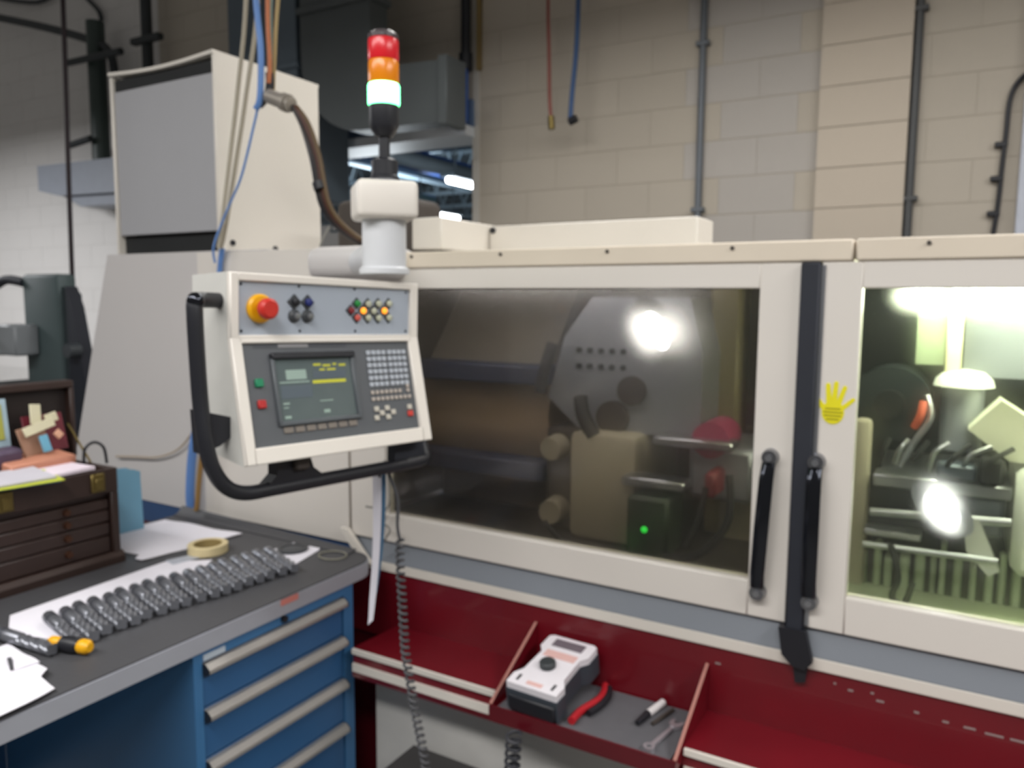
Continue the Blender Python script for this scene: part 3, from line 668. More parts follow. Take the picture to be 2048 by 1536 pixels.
lit = mat('button_amber_lit', 'f0a030', .4, emit='ff9a2a', estr=1.3)
gw = mcol('button_grey_white', 'b9bba4', .5)
for x, tt, m_ in ((.278, .047, mcol('button_green', '1f8a3c')), (.263, .061, mcol('button_dark_red', '7d1f24')), (.278, .075, mcol('button_salmon', 'cf5a4e')),
                  (.293, .061, lit), (.306, .047, gw), (.306, .075, gw), (.320, .061, gw), (.333, .046, gw), (.333, .075, gw), (.348, .060, lit), (.361, .045, gw), (.361, .074, gw)):
    diamond(x, tt, .0088, m_, .007, .72)
for x, tt in ((.143, .019), (.145, .102), (.273, .019), (.275, .102), (.024, .020), (.41, .020), (.024, .102), (.41, .102)):
    part('plate_screw', ulathe(x, tt, [(.0028, 0), (.0026, .0018)], 10), chrome, up_, local=True)
# lower face
part('name_strip', lbox(.046, .25, .0105, .0185, .001, .0016), mcol('strip_slate', '474a50'), lo_, local=True)
part('name_badge', lbox(.095, .160, .0110, .0180, .0016, .0022), mcol('badge_grey', '8b8a8c'), lo_, local=True)
hood = part('screen_hood', lbox(.074, .262, .0285, .040, .001, .012, .002), black, lo_, local=True)
bez = MB()
lbox(.074, .082, .036, .160, .001, .008, .002, bez); lbox(.252, .262, .036, .160, .001, .008, .002, bez); lbox(.074, .262, .1535, .162, .001, .008, .002, bez)
part('screen_bezel', bez, mcol('bezel_grey', '53585c', .5), lo_, local=True)
scm = mat('screen_glow', '565f60', .2, emit='566864', estr=.12, var=.1, scale=30)
sc = part('screen', lbox(.081, .253, .039, .155, .001, .003), scm, lo_, local=True)
def smark(x0, x1, t0, t1, m_): part('screen_mark', lbox(x0, x1, t0, t1, .003, .0034), m_, sc, local=True)
sy = mat('screen_yellow', 'b9b82e', .4, emit='c4c236', estr=.15); sg = mat('screen_pale', '8ea298', .4, emit='8ea298', estr=.1); sn = mat('screen_slate', '4c565e', .4, emit='4a5660', estr=.15)
smark(.159, .236, .0815, .0875, sy)
for k, (a, b) in enumerate(((.165, .182), (.186, .204), (.210, .218), (.224, .240))): smark(a, b, .050+.002*(k % 2), .054+.002*(k % 2), sy)
for k, (a, b) in enumerate(((.178, .190), (.195, .215))): smark(a, b, .060, .0635, sy)
for a, b, c, d in ((.103, .147, .060, .078), (.088, .152, .0815, .084)): smark(a, b, c, d, sg)
smark(.088, .155, .089, .112, sn); smark(.162, .238, .064, .078, sn)
for a, b, c, d in ((.090, .103, .120, .123), (.090, .100, .128, .130), (.176, .190, .138, .144), (.090, .103, .144, .149), (.170, .20, .120, .122)): smark(a, b, c, d, sg)
for k in range(7): part('soft_key', lbox(.084+k*.0243, .104+k*.0243, .164, .175, .001, .004, .001), mcol('softkey_taupe', '7c746c', .5), lo_, local=True)
for tt, m_ in ((.081, mcol('push_green', '0f7d55')), (.119, mcol('push_red', 'b0201f'))):
    part('push_button', lbox(.038, .054, tt-.0075, tt+.0075, .001, .007, .0015), m_, lo_, local=True)
km = mcol('key_grey', 'aab0b8', .5); kt = mcol('key_taupe', 'b0a69c', .5)
kme = mesh_of(MB().box(-.0052, .0052, -.003, 0, -.0046, .0046, .001, 1), 'key', km)
kte = mesh_of(MB().box(-.0040, .0040, -.003, 0, -.0038, .0038, .001, 1), 'key', kt)
krd = mesh_of(MB().box(-.0070, .0070, -.004, 0, -.0058, .0058, .001, 1), 'key', mcol('key_red', 'c43a30'))
karr = mesh_of(MB().box(-.0058, .0058, -.004, 0, -.0052, .0052, .001, 1), 'key', mcol('key_pale', 'bdb8ac'))
def key(me, x, tt):
    o = bpy.data.objects.new('key', me); C.objects.link(o); o.parent = lo_
    o.matrix_local = LF @ Matrix.Translation((x, -.001, -tt))
for g in range(2):
    for i in range(4):
        for j in range(6): key(kme, .302+g*.0555+i*.0132-.0004*j, .032+j*.0130)
for j in range(2):
    for i in range(9 if j else 7): key(kte, .299+i*.0122, .1135+j*.0135)
key(kte, .395, .104); key(kte, .395, .1135)
for x, tt in ((.303, .147), (.301, .165), (.316, .156), (.331, .147), (.331, .165), (.346, .156)): key(karr, x, tt)
key(karr, .392, .149); key(krd, .392, .163)
# black tube handle around the left and bottom edges
hp = [(.004, .03, -.050), (-.030, .015, -.050), (-.056, .004, -.053), (-.060, 0, -.075), (-.057, 0, -.14), (-.052, 0, -.22), (-.047, -.005, -.285), (-.036, -.008, -.335), (-.012, -.010, -.372), (.025, -.010, -.389), (.085, -.010, -.390), (.20, -.010, -.389), (.32, -.010, -.388), (.42, -.010, -.387), (.462, -.008, -.384), (.470, 0, -.368), (.466, .01, -.345), (.44, .02, -.325)]
hd_ = part('tube_handle', MB().tube(hp, .0135, 12, 6), black, P, local=True, label='black plastic tube handle')
part('handle_bracket', MB().prism([(-.060, -.235), (.004, -.252), (.004, -.285), (-.02, -.30), (-.055, -.31)], 'y', -.006, .02), black, hd_, local=True)
part('handle_bracket', MB().prism([(.085, -.332), (.155, -.332), (.165, -.36), (.205, -.39), (.055, -.392), (.085, -.365)], 'y', -.018, .012), black, hd_, local=True)
part('handle_bracket', MB().prism([(.375, -.332), (.455, -.332), (.462, -.385), (.375, -.388)], 'y', -.012, .012), rubber, hd_, local=True)
part('handle_cap', MB().sphere((-.058, 0, -.052), .015), chrome, hd_, local=True)
part('bottom_bracket', MB().box(.118, .150, -.03, .03, -.36, -.33, .004), dkbrown, P, local=True)
# post, elbow block
px, py = -1.052, 1.285
part('post', MB().lathe([(.052, 1.602), (.052, 1.612), (.0455, 1.617), (.0455, 1.73)], 32, Matrix.Translation((px, py, 0))), mcol('post_grey_white', 'cfd1d4', .35), P)
BM = Matrix.Translation((px, py, 0)) @ Matrix.Rotation(R_(48), 4, 'Z')
part('elbow_block', MB().box(-.062, .062, -.062, .062, 1.712, 1.788, .012, 3, BM), offwhite, P)
part('swivel_arm', MB().tube([(px, py, 1.640), (px-.12, py+.105, 1.640), (px-.235, py+.205, 1.640)], .036, 18), mcol('post_grey_white', 'cfd1d4'), P)

# ------------------------------------------------------------------ signal tower
sx, sy_ = -1.049, 1.285
ST = thing('signal_tower', 'stacked red, amber and glowing green signal lamp on a black stem', 'signal light', (sx, sy_, 1.788))
TZ = Matrix.Translation((sx, sy_, 0))
part('foot', MB().lathe([(.030, 1.789), (.030, 1.800), (.0275, 1.803), (.0275, 1.832), (.018, 1.838)], 24, TZ), black, ST)
part('foot_ring', MB().lathe([(.036, 1.7885), (.036, 1.793), (.031, 1.7935)], 24, TZ), steel, ST)
part('stem', MB().lathe([(.0115, 1.838), (.0115, 1.885)], 16, TZ), black, ST)
part('base_unit', MB().lathe([(.016, 1.880), (.026, 1.892), (.0305, 1.902), (.0305, 1.942)], 24, TZ), black, ST)
part('green_lens', MB().lathe([(.031, 1.9425), (.0325, 1.946), (.0325, 1.981), (.031, 1.9845)], 28, TZ), M_green, ST, label='glowing green lamp')
part('orange_lens', MB().lathe([(.030, 1.985), (.0312, 1.988), (.0312, 2.026), (.030, 2.0295)], 28, TZ), M_orange, ST)
part('red_lens', MB().lathe([(.030, 2.030), (.0312, 2.033), (.0312, 2.068), (.030, 2.0715)], 28, TZ), M_red, ST)
part('cap', MB().lathe([(.031, 2.072), (.031, 2.080), (.022, 2.087), (.01, 2.088)], 24, TZ), mcol('cap_dark', '3a2c30', .35), ST)

# ------------------------------------------------------------------ cords and sheet hanging from the pendant
def coil(path, r, wire, turns, n=14):
    path = [Vector(p) for p in path]
    L = [0]
    for a, b in zip(path, path[1:]): L.append(L[-1]+(b-a).length)
    pts = []
    for i in range(turns*n+1):
        t = i/(turns*n)*L[-1]; k = 0
        while k < len(L)-2 and L[k+1] < t: k += 1
        f = (t-L[k])/(L[k+1]-L[k]); p = path[k].lerp(path[k+1], f); a = 2*math.pi*i/n
        pts.append(p+Vector((math.cos(a)*r, math.sin(a)*r, 0)))
    return MB().tube(pts, wire, 6, 0)
t = thing('coiled_cord', 'grey coiled cord hanging from the pendant to the floor box', 'cord', (-.98, 1.3, .34))
part('lead', MB().tube([(-1.055, 1.285, 1.20), (-1.048, 1.29, 1.17), (-1.035, 1.30, 1.12), (-1.036, 1.30, 1.06), (-1.030, 1.30, 1.03)], .0035, 8), mcol('cord_grey', '4a4a4d', .6), t)
part('coil', coil([(-1.030, 1.30, 1.03), (-1.030, 1.30, .98), (-1.018, 1.30, .78), (-.992, 1.30, .649), (-.965, 1.30, .54), (-.95, 1.30, .40), (-.95, 1.30, .34)], .0078, .0034, 46), mcol('cord_grey', '4a4a4d'), t)
solo('coiled_cord', coil([(-.796, 1.398, .606), (-.80, 1.398, .52), (-.81, 1.398, .30)], .015, .0042, 16), mcol('cord_dark2', '323338', .6), 'dark coiled cord hanging below the red tray front', 'cord')
sh = thing('hanging_sheet', 'narrow laminated paper strip hanging beside the coiled cord', 'paper', (-1.06, 1.28, .84))
part('sheet', MB().sheet(lambda u, v: (-1.052-.030*v-.034*u*(1-.3*v)+.008*math.sin(3*v), 1.268+.010*u, 1.178-.331*v-(.02*u if v > .9 else 0)), 4, 16, .0012), paper, sh)
part('blue_backing', MB().sheet(lambda u, v: (-1.045-.030*v-.036*u*(1-.3*v)+.008*math.sin(3*v), 1.274+.010*u, 1.178-.27*v), 4, 12, .0012), mcol('sheet_blue', '5d88a8', .5), sh)
part('clip_hook', MB().tube([(-1.060, 1.270, 1.170), (-1.050, 1.270, 1.186), (-1.031, 1.270, 1.200)], .003, 6), black, sh)
cable([(-1.315, 1.60, 1.12), (-1.32, 1.60, 1.04), (-1.345, 1.60, .99), (-1.38, 1.595, .985)], .0028, mcol('wire_grey', '77756f'), 'short grey wire with a hooked end on the machine end panel', None)
cable([(-1.315, 1.61, 1.10), (-1.31, 1.61, 1.0), (-1.345, 1.60, .955), (-1.30, 1.60, .93), (-1.35, 1.60, .87)], .0028, mcol('wire_grey2', '85837c'), 'thin grey wire trailing from the machine end panel to the bench', None)

# ================================================================== WORKBENCH
B = thing('workbench', 'blue steel workbench with dark grey mat top and drawer pedestal', 'workbench', (-1.75, .6, 0))
BX, BT, BY1 = -1.340, .850, 1.600
rc = .07
out = [(-2.165, -.6), (BX, -.6), (BX, BY1-rc)]+[(BX-rc+rc*math.cos(R_(a)), BY1-rc+rc*math.sin(R_(a))) for a in range(15, 91, 15)]+[(-2.165, BY1)]
part('worktop', MB().prism(out, 'z', .808, .8465), benchgrey, B)
inn = [(x-(.004 if x > -2 else 0), y) for x, y in out]
part('top_mat', MB().prism(inn, 'z', .8465, .850), benchtop, B)
part('end_upstand', MB().sheet(lambda u, v: (-2.16+u*.74, BY1-.035+.035*v, .850+(.024-.020*u)*v*v), 10, 6, .003), benchtop, B)
ped = MB()
pf = BX-.012
ped.box(-2.129, pf, 1.012, 1.034, .08, .807); ped.box(-2.05, pf, 1.470, 1.506, .08, .807); ped.box(-2.05, -2.03, 1.034, 1.47, .08, .807); ped.box(-2.05, pf, 1.034, 1.47, .08, .12); ped.box(-2.03, pf, 1.034, 1.47, .780, .807)
pd = part('pedestal', ped, benchblue_l, B)
dz = [(.676, .777), (.560, .672), (.438, .556), (.28, .434), (.125, .276)]
for k, (a, b) in enumerate(dz):
    d = part('drawer', MB().box(-2.0, pf-.004, 1.036, 1.468, a, b, .002), benchblue, B)
    prof = [(pf-.004, b-.026), (pf+.012, b-.026), (pf+.020, b-.020), (pf+.020, b-.012), (pf+.008, b-.001), (pf-.004, b-.001)]
    part('drawer_handle', MB().prism(prof, 'y', 1.036, 1.466), alu, d, label='full width aluminium drawer handle')
    for y in (1.034, 1.4655): part('handle_cap', MB().prism([(x+.001, z) for x, z in prof], 'y', y, y+.002), black, d)
part('drawer_label', MB().box(pf, pf+.003, 1.036, 1.092, .782, .795), mcol('label_white', 'b9c4cf', .5), B)
part('lock', MB().cyl((pf, 1.262, .794), (pf+.010, 1.262, .794), .008, n=14), black, B)
part('edge_label', MB().box(BX-.002, BX+.0012, 1.245, 1.300, .832, .8465), mcol('label_red', 'c87a70', .6), B)
part('back_leg', MB().box(-2.15, -2.09, -.5, -.44, 0, .807), benchblue, B)
part('leg', MB().box(-1.42, -1.36, -.5, -.44, 0, .807), benchblue, B)
part('back_panel', MB().box(-2.15, -2.13, -.44, 1.012, .25, .807), benchblue, B)
part('plinth', MB().box(-2.0, -1.38, 1.03, 1.49, 0, .08), black, B)

# ------------------------------------------------------------------ papers and small things on the bench
TZ0 = .8503
def flat(name, poly, z, m, label, cat, th=.0012, group=None):
    return solo(name, MB().prism(poly, 'z', z, z+th), m, label, cat, group)
solo('paper_sheet', MB().sheet(lambda u, v: (-2.14+.29*u+.04*v*u, 1.25+.27*v+.02*u-.03*(u > .9)*(v < .2), TZ0+.004*math.sin(5*u+3*v)**2), 12, 10, .002), paper, 'stack of white paper lying between toolbox and tape roll', 'paper')
flat('paper_sheet', [(-1.775, .87), (-1.795, 1.27), (-1.70, 1.345), (-1.655, 1.27), (-1.60, 1.08), (-1.515, .88), (-1.53, .845), (-1.62, .785)], TZ0, paper, 'long white paper lying under the row of cutters', 'paper')
flat('paper_slip', [(-1.80, 1.275), (-1.78, 1.345), (-1.74, 1.335), (-1.755, 1.265)], TZ0+.0014, mcol('paper_grey', 'b4b8c2'), 'small grey paper slip in front of the tape roll', 'paper')
cp = thing('paper_sheet', 'crumpled white paper sticking out over the bench front edge', 'paper', (-1.45, .65, TZ0))
cw = MB().sheet(lambda u, v: (-1.62+.30*u-.035*v*v*(u > .5), .495+.29*v-.035*u*v-.02*(u > .8)*v, TZ0+.003+.010*math.sin(2.6*u)*(1-.3*v)+.003*math.sin(9*u+4*v)**2+.008*v*(1-v)), 16, 12, .0015)
part('sheet', cw, paper, cp)
part('pencil_mark', MB().prism([(-1.535, .742), (-1.530, .748), (-1.470, .722), (-1.474, .717)], 'z', TZ0+.0150, TZ0+.0157), mcol('mark_dark', '4a4a4e'), cp)
# masking tape roll
tr = thing('tape_roll', 'roll of cream masking tape lying on the bench', 'tape', (-1.768, 1.385, TZ0))
part('tape', MB().lathe([(.038, 0), (.052, 0), (.053, .001), (.053, .023), (.052, .024), (.038, .024), (.038, 0)], 36), tapec, tr, local=True)
part('core', MB().lathe([(.0355, .001), (.038, .001), (.038, .0235), (.0355, .0235), (.0355, .001)], 36), mcol('card_core', 'a08a58', .8), tr, local=True)
# torn card with dark ring disc
flat('card_sheet', [(-1.63, 1.455), (-1.625, 1.565), (-1.585, 1.555), (-1.53, 1.578), (-1.515, 1.55), (-1.485, 1.43), (-1.55, 1.43)], TZ0, paper, 'white card under the dark ring at the bench end', 'card')
rg = thing('seal_ring', 'dark flat ring lying on the white card', 'ring', (-1.578, 1.515, TZ0+.0013))
part('ring', MB().lathe([(.030, 0), (.042, 0), (.042, .006), (.030, .006), (.030, 0)], 32), mcol('ring_dark', '3a3d42', .4, .3), rg, local=True)
part('disc', MB().lathe([(.030, .001), (.030, .004), (.026, .005)], 32), mcol('disc_dark', '4a4d52', .4, .3), rg, local=True)
solo('wire_loop', MB().tube([(-1.448+.040*math.cos(R_(a)), 1.535+.034*math.sin(R_(a)), TZ0+.003) for a in range(0, 360, 24)], .002, 6, 3, closed=True), mcol('loop_wire', '8a8878', .5), 'thin wire loop lying at the bench corner', 'wire')

# ------------------------------------------------------------------ row of end mills
def endmill_mesh():
    t = thing('end_mill', 'grey steel end mill in the long row of cutters on the bench', 'cutter', (0, 0, 0), group='row of end mills on the bench')
    R0 = .0135
    MX = Matrix.Translation((0, 0, R0)) @ Matrix.Rotation(R_(90), 4, 'Y')
    part('shank', MB().lathe([(R0*.88, -.092), (R0, -.088), (R0, -.012), (R0*.8, -.008)], 18, MX), toolsteel, t, local=True)
    part('collar', MB().lathe([(R0*1.02, -.070), (R0*1.02, -.055)], 18, MX), mcol('collar_steel', '6a6c74', .4, .7), t, local=True)
    vs = []; fs = []; n = 24; st = 26
    for j in range(st+1):
        z = -.010+.098*j/st; tw = j/st*math.pi*1.7
        for i in range(n):
            a = 2*math.pi*i/n; f = .5+.5*math.cos(4*a)
            r = R0*(.70+.30*(f**.6)); vs.append((r*math.cos(a+tw), r*math.sin(a+tw), z))
    for j in range(st):
        for i in range(n): fs.append((j*n+i, j*n+(i+1) % n, (j+1)*n+(i+1) % n, (j+1)*n+i))
    fs += [tuple(reversed(range(n))), tuple(range(st*n, st*n+n))]
    part('flutes', MB().add(vs, fs, MX), toolsteel, t, local=True)
    return t
em = endmill_mesh()
rnd = random.Random(3)
NE = 18
for i in range(NE):
    f = i/(NE-1)
    hy = .893+f*(1.445-.893); hx = -1.662+.055*max(0, f-.3)/.7+rnd.uniform(-.006, .006)
    a = R_(-13-8*f+rnd.uniform(-1.0, 1.0))
    M = Matrix.Translation((hx+.09*math.cos(a), hy+.09*math.sin(a), TZ0+.0012)) @ Matrix.Rotation(a, 4, 'Z') @ Matrix.Rotation(rnd.uniform(0, 0), 4, 'X')
    if i == 0: em.matrix_world = M; ROOT[em] = M
    else: dup(em, M)
M = Matrix.Translation((-1.585, .800, TZ0+.0015)) @ Matrix.Rotation(R_(4), 4, 'Z')
e2 = dup(em, M, 'single grey end mill lying apart beside the yellow screwdriver'); del e2['group']
# screwdriver
SD = thing('screwdriver', 'stubby screwdriver with a yellow and black handle on the bench', 'screwdriver', M=Matrix.Translation((-1.485, .836, TZ0+.0165)) @ Matrix.Rotation(R_(14), 4, 'Z') @ Matrix.Rotation(R_(90), 4, 'Y'))
part('grip', MB().lathe([(.010, -.024), (.0155, -.018), (.0165, 0), (.0155, .016), (.011, .022)], 18), black, SD, local=True)
part('pommel', MB().lathe([(.011, .020), (.0145, .026), (.0145, .040), (.009, .047)], 18), yellow, SD, local=True)
part('ferrule', MB().lathe([(.008, -.052), (.0115, -.046), (.0115, -.028), (.009, -.022)], 18), yellow, SD, local=True)
part('blade', MB().lathe([(.003, -.10), (.0035, -.098), (.0035, -.05)], 10), steel, SD, local=True)

# ------------------------------------------------------------------ machinist's chest
X1, X0, Y1, Y0, Z0, Z1 = -1.90, -2.155, 1.216, .62, .8503, 1.105
TB = thing('tool_chest', 'dark brown machinist tool chest with open lid and small drawers', 'tool chest', (-2.03, .92, Z0))
bd = MB()
bd.box(X0, X1-.012, Y1-.014, Y1, Z0+.03, Z1, .002); bd.box(X0, X1-.012, Y0, Y0+.014, Z0+.03, Z1, .002); bd.box(X0, X0+.014, Y0+.014, Y1-.014, Z0+.03, Z1)
bd.box(X0+.014, X1-.016, Y0+.014, Y1-.014, 1.030, 1.040)
part('case', bd, brown, TB)
part('base_moulding', MB().prism([(X0-.004, Z0), (X1+.008, Z0), (X1+.008, Z0+.018), (X1-.002, Z0+.030), (X0-.004, Z0+.030)], 'y', Y0-.005, Y1+.006), brown, TB)
ff = MB(); ff.box(X1-.014, X1, Y0, Y1, 1.042, Z1, .002); ff.box(X1-.014, X1, Y1-.020, Y1, Z0+.03, 1.042, .002); ff.box(X1-.014, X1, Y0, Y0+.02, Z0+.03, 1.042, .002)
part('front_frame', ff, brown, TB)
part('recess', MB().box(X1-.035, X1-.030, Y0+.02, Y1-.02, Z0+.03, 1.042), brown_d, TB)
zz = [(.882, .926), (.928, .962), (.964, .996), (.998, 1.026)]
for a, b in zz:
    for (ya, yb_) in ((.642, .905), (.910, 1.194)):
        d = part('drawer', MB().box(X1-.030, X1-.010, ya, yb_, a, b, .003), brown, TB)
        part('drawer_pull', MB().cyl((X1-.010, (ya+yb_)/2+.03, (a+b)/2), (X1-.002, (ya+yb_)/2+.03, (a+b)/2), .010, .008, n=12), mcol('copper_pull', '523424', .4, .6), d)
for y in (1.160, .935): 
    l = part('latch', MB().box(X1, X1+.006, y-.018, y+.018, 1.050, 1.098, .002), brass, TB)
    part('latch_tongue', MB().box(X1+.006, X1+.010, y-.009, y+.009, 1.056, 1.085, .001), brass, l)
lidp = MB(); lidp.box(X0-.012, X0+.004, Y0, 1.245, 1.107, 1.318, .002)
ld = part('lid', lidp, brown_d, TB)
part('lid_rim', MB().box(X0-.012, X0+.030, Y0, 1.245, 1.300, 1.320, .003), brown, ld)
part('lid_rim', MB().box(X0-.012, X0+.030, 1.232, 1.245, 1.107, 1.300, .003), brown, ld)
part('lid_stay', MB().cyl((X0+.03, 1.222, 1.20), (X0+.14, 1.215, 1.105), .003, n=8), brass, TB)
part('carry_strap', MB().tube([(-1.985, 1.178, 1.107), (-1.985, 1.183, 1.150), (-1.975, 1.203, 1.166), (-1.965, 1.222, 1.150), (-1.96, 1.226, 1.107)], .004, 8), black, TB)
part('tray_lining', MB().box(X0+.014, X1-.014, Y0+.014, Y1-.014, 1.040, 1.052), mcol('felt_green', '3c3a2c', .9), TB)
# things lying in and on the chest
def slab(name, c, sx, sy2, sz, rot, m, label, cat, group=None):
    M = Matrix.Translation(c) @ Matrix.Rotation(rot[2], 4, 'Z') @ Matrix.Rotation(rot[1], 4, 'Y') @ Matrix.Rotation(rot[0], 4, 'X')
    return solo(name, MB().box(-sx/2, sx/2, -sy2/2, sy2/2, -sz/2, sz/2, min(sx, sy2, sz)*.15, 1, M), m, label, cat, group)
slab('note_stack', (-1.955, 1.10, 1.112), .10, .12, .010, (0, 0, .04), mcol('paper_pinkwhite', 'ecdfea', .8), 'pinkish white note stack on the chest front edge', 'paper')
slab('pink_note', (-1.975, 1.025, 1.110), .08, .05, .004, (0, 0, .10), mcol('paper_pink', 'cf9ac0', .8), 'pink note tucked beside the white note stack', 'paper')
slab('notepad', (-1.945, .955, 1.1195), .13, .19, .006, (0, .05, -.12), mcol('paper_lilac', 'c9c6cf', .8), 'pale lilac notepad page overhanging the chest front', 'notepad')
slab('notepad_cover', (-1.932, .968, 1.1132), .13, .19, .003, (0, .05, -.16), mcol('pad_yellow', 'c9d24a', .7), 'yellow green card under the lilac notepad page', 'card')
slab('blue_card', (-1.925, .985, 1.1092), .10, .15, .003, (0, .06, -.20), mcol('card_blue', '4a7ca0', .6), 'blue card under the yellow green card', 'card')
slab('photo_box', (-2.045, 1.085, 1.125), .09, .17, .03, (0, .10, .05), mcol('box_salmon', 'c98a70', .6), 'salmon coloured shallow box in the open chest', 'box')
slab('photo_card', (-2.09, 1.14, 1.19), .005, .11, .10, (0, -.25, .1), mcol('photo_maroon', '6c2230', .4), 'maroon photo card leaning inside the chest lid', 'photo')
slab('photo_print', (-2.07, 1.10, 1.178), .006, .075, .075, (.1, -.3, .15), mcol('photo_tan', 'a07a64', .5), 'tan photo card leaning on the maroon photo card', 'photo')
slab('blue_eraser', (-2.045, 1.115, 1.170), .008, .022, .045, (.08, -.3, .15), mcol('eraser_blue', '6fb0cc', .5), 'small light blue stick in front of the tan photo card', 'stick')
slab('cream_tag', (-2.052, 1.105, 1.214), .006, .088, .024, (.22, -.25, .15), mcol('tag_cream', 'd9d3b4', .6), 'long cream tag lying across the tan photo card', 'tag')
slab('cream_tag', (-2.075, 1.110, 1.245), .006, .028, .052, (-.12, -.2, .15), mcol('tag_cream', 'd9d3b4'), 'upright cream tag above the tan photo card', 'tag')
slab('cream_tag', (-2.072, 1.148, 1.232), .006, .034, .024, (.2, -.2, .15), mcol('tag_cream', 'd9d3b4'), 'short cream tag beside the upright cream tag', 'tag')
slab('round_token', (-2.045, 1.150, 1.190), .006, .020, .020, (.6, -.3, .15), mcol('token_peach', 'd8a488', .5), 'small peach token in front of the maroon photo card', 'token')
slab('postcard', (-2.10, 1.035, 1.225), .004, .040, .13, (0, -.12, .05), mcol('card_sky', 'a9c0cc', .6), 'light blue postcard standing in the open chest lid', 'postcard')
slab('postcard_picture', (-2.095, 1.026, 1.232), .003, .028, .09, (0, -.12, .05), mcol('card_olive', 'a8a84c', .6), 'olive picture card in front of the light blue postcard', 'postcard')
slab('purple_box', (-2.06, 1.02, 1.145), .05, .07, .05, (0, .1, .1), mcol('box_plum', '55465c', .5), 'plum coloured small box beside the salmon box', 'box')
# blue binder behind the chest
bn = thing('binder', 'light blue binder standing upright behind the tool chest', 'binder', (-2.125, 1.34, .8503))
part('cover', MB().prism([(1.245, .8503), (1.425, .8503), (1.420, 1.030), (1.40, 1.040), (1.245, 1.055)], 'x', -2.148, -2.143), mcol('binder_blue', '6fa0ba', .45), bn)
part('cover', MB().prism([(1.245, .8503), (1.425, .8503), (1.420, 1.030), (1.40, 1.040), (1.245, 1.055)], 'x', -2.112, -2.107), mcol('binder_blue', '6fa0ba'), bn)
part('spine', MB().box(-2.143, -2.112, 1.419, 1.424, .8503, 1.030), mcol('binder_blue', '6fa0ba'), bn)
part('pages', MB().box(-2.142, -2.113, 1.25, 1.41, .855, 1.02), paper, bn)

# ------------------------------------------------------------------ things in the red tray
MM = Matrix.Translation((-.766, 1.538, .6505)) @ Matrix.Rotation(R_(-3), 4, 'Z') @ Matrix.Rotation(R_(10), 4, 'X')
mm = thing('multimeter', 'white and grey multimeter lying in the red tray', 'multimeter', M=MM)
def waist(w, n=1.0):
    return [(x_, y_*.78) for x_, y_ in ((-.066*w, -.130), (.066*w, -.130), (.068*w, -.085), (.054*w, -.055), (.052*w, .045), (.066*w, .068), (.066*w, .125), (.056*w, .134), (-.056*w, .134), (-.066*w, .125), (-.066*w, .068), (-.052*w, .045), (-.054*w, -.055), (-.068*w, -.085))]
part('case', MB().prism(waist(1.0), 'z', .002, .052), mcol('meter_grey', '3c424a', .5), mm, local=True)
fc = part('face', MB().prism([(x*.97, y*.985) for x, y in waist(1.0)], 'z', .052, .068), mcol('meter_white', 'e4dfe4', .45), mm, local=True)
part('display', MB().box(-.040, .040, .062, .090, .068, .0695), mcol('meter_lcd', '6d646c', .3), fc, local=True)
part('scale_print', MB().box(-.040, .042, .020, .045, .068, .0688), mcol('print_pink', 'd9b0aa', .6), fc, local=True)
part('input_print', MB().box(-.02, .02, -.090, -.078, .068, .0688), mcol('print_pink', 'd9b0aa'), fc, local=True)
part('dial', MB().lathe([(.019, .068), (.019, .080), (.016, .083)], 22, Matrix.Translation((-.006, -.014, 0))), mcol('dial_dark', '2e3436', .5), mm, local=True)
for x in (-.045, .045): part('jack', MB().box(x-.003, x+.003, -.086, -.066, .068, .0692), black, fc, local=True)
part('stand', MB().box(-.06, .06, -.108, -.100, .0005, .04, .003), black, mm, local=True)
part('prop', MB().box(-.80, -.735, 1.60, 1.608, .6292, .665, .002), black, mm)
t = thing('pliers', 'red handled pliers lying beside the multimeter', 'pliers', (-.69, 1.56, .6292))
part('handle', MB().tube([(-.683, 1.452, .639), (-.682, 1.50, .640), (-.668, 1.56, .640), (-.670, 1.60, .640), (-.680, 1.632, .640)], .009, 10), mcol('grip_red', 'b01f28', .4), t)
part('handle', MB().tube([(-.664, 1.50, .639), (-.655, 1.545, .639), (-.655, 1.59, .640), (-.668, 1.625, .640)], .008, 10), black, t)
t = thing('marker', 'white marker with a black cap in the red tray', 'marker', (-.545, 1.6, .6292))
part('barrel', MB().cyl((-.538, 1.632, .6375), (-.551, 1.568, .6375), .0085, n=14), mcol('marker_white', 'dcd8d8', .4), t)
part('cap', MB().cyl((-.551, 1.568, .6375), (-.557, 1.520, .6375), .0088, .006, n=14), black, t)
solo('pencil', MB().cyl((-.510, 1.620, .634), (-.530, 1.54, .634), .0045, n=8), dkbrown, 'dark pencil stub lying beside the marker', 'pencil')
t = thing('wrench', 'small chrome combination wrench by the tray side', 'wrench', (-.495, 1.5, .6292))
WM = Matrix.Translation((-.494, 1.505, .6295)) @ Matrix.Rotation(R_(80), 4, 'Z')
wst = mcol('wrench_chrome', 'c9c6cc', .25, .7)
part('shaft', MB().prism([(-.050, -.0055), (.042, -.0038), (.042, .0038), (-.050, .0055)], 'z', .002, .008, WM), wst, t)
part('ring_end', MB().lathe([(.006, 0), (.012, 0), (.012, .010), (.006, .010), (.006, 0)], 20, WM @ Matrix.Translation((-.058, 0, 0))), wst, t)
part('open_end', MB().prism([(.040, -.005), (.052, -.014), (.068, -.014), (.072, -.008), (.058, -.005), (.058, .005), (.072, .008), (.068, .014), (.052, .014), (.040, .005)], 'z', .001, .009, WM), wst, t)
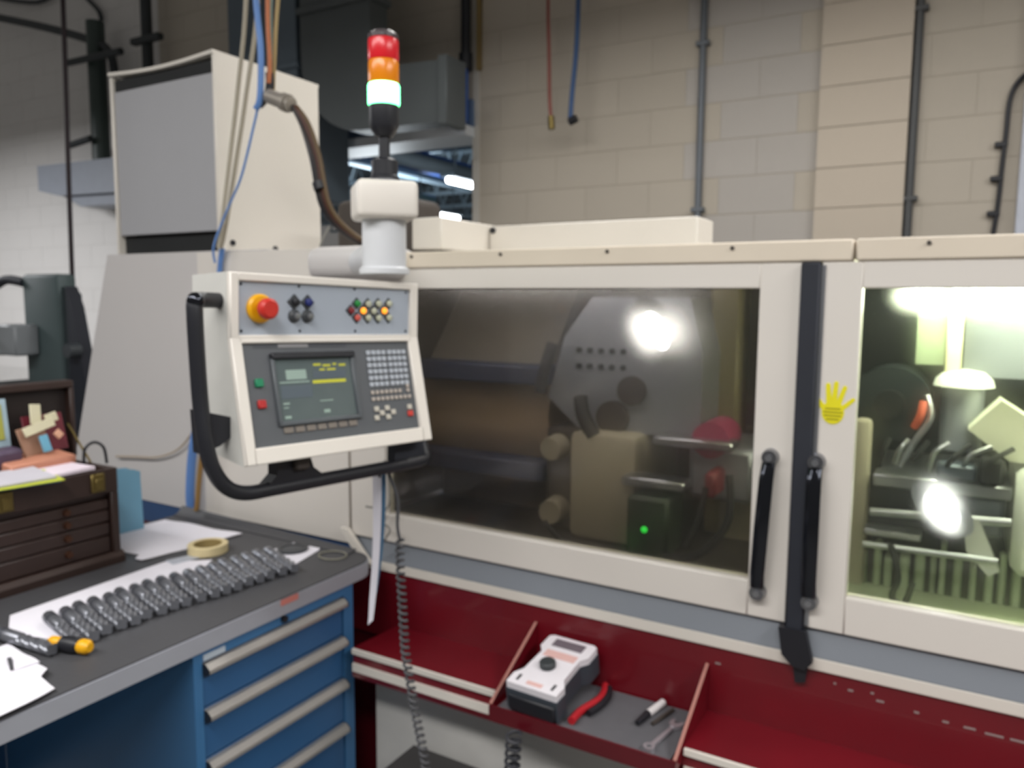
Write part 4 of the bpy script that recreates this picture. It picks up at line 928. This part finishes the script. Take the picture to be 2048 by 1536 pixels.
# box on the floor in front of the machine
t = thing('floor_box', 'low black box on the floor below the coiled cords', 'box', (-1.0, 1.36, 0))
part('body', MB().box(-1.175, -.72, 1.22, 1.535, 0, .37, .01), mcol('box_black', '222226', .6), t)
part('top_plate', MB().box(-1.182, -.71, 1.21, 1.542, .371, .386, .004), mcol('box_top', '3a3838', .6), t)

# ------------------------------------------------------------------ green machine beyond the chest
t = thing('milling_machine', 'dark green grey milling machine standing beyond the tool chest', 'machine', (-4.1, 2.35, 0))
part('column', MB().box(-4.17, -3.85, 2.20, 2.30, .55, 1.662, .02, 2), millg, t)
part('column_side', MB().prism([(-3.849, 1.60), (-3.80, 1.56), (-3.79, 1.02), (-3.849, .95)], 'y', 2.22, 2.29), mcol('mill_dark', '2e373a', .5), t)
part('bellows_cover', MB().prism([(-3.80, 1.60), (-3.75, 1.50), (-3.70, 1.28), (-3.675, 1.12), (-3.71, .95), (-3.74, .80), (-3.84, .80), (-3.80, 1.2)], 'y', 2.21, 2.27), rubber, t)
part('crank_knob', MB().cyl((-3.715, 2.21, 1.29), (-3.715, 2.15, 1.29), .035, n=18), mcol('knob_slate', '3b4044', .5), t)
part('head', MB().box(-4.21, -4.03, 2.08, 2.20, 1.255, 1.41, .01), millgl, t)
part('motor', MB().box(-4.7, -4.21, 2.10, 2.4, 1.25, 1.36, .01), mcol('mill_olive', '4d5246', .5), t)
part('dial', MB().cyl((-4.25, 2.1, 1.345), (-4.25, 2.05, 1.345), .028, n=18), mcol('dial_white', 'c8c8c4', .4), t)
part('lever', MB().tube([(-4.42, 2.08, 1.36), (-4.33, 2.07, 1.40), (-4.26, 2.07, 1.44)], .010, 8), pipe_d, t)
part('hose', MB().tube([(-4.7, 2.25, 1.55), (-4.42, 2.2, 1.605), (-4.30, 2.2, 1.635), (-4.16, 2.21, 1.62)], .024, 10), rubber, t)
part('table', MB().box(-4.8, -3.9, 2.0, 2.5, .92, 1.02, .01), millg, t)
part('vise', MB().box(-4.42, -4.24, 2.1, 2.4, 1.02, 1.10, .01), pipe_d, t)
part('base', MB().box(-4.6, -3.8, 2.1, 2.8, 0, .92, .02), millg, t)
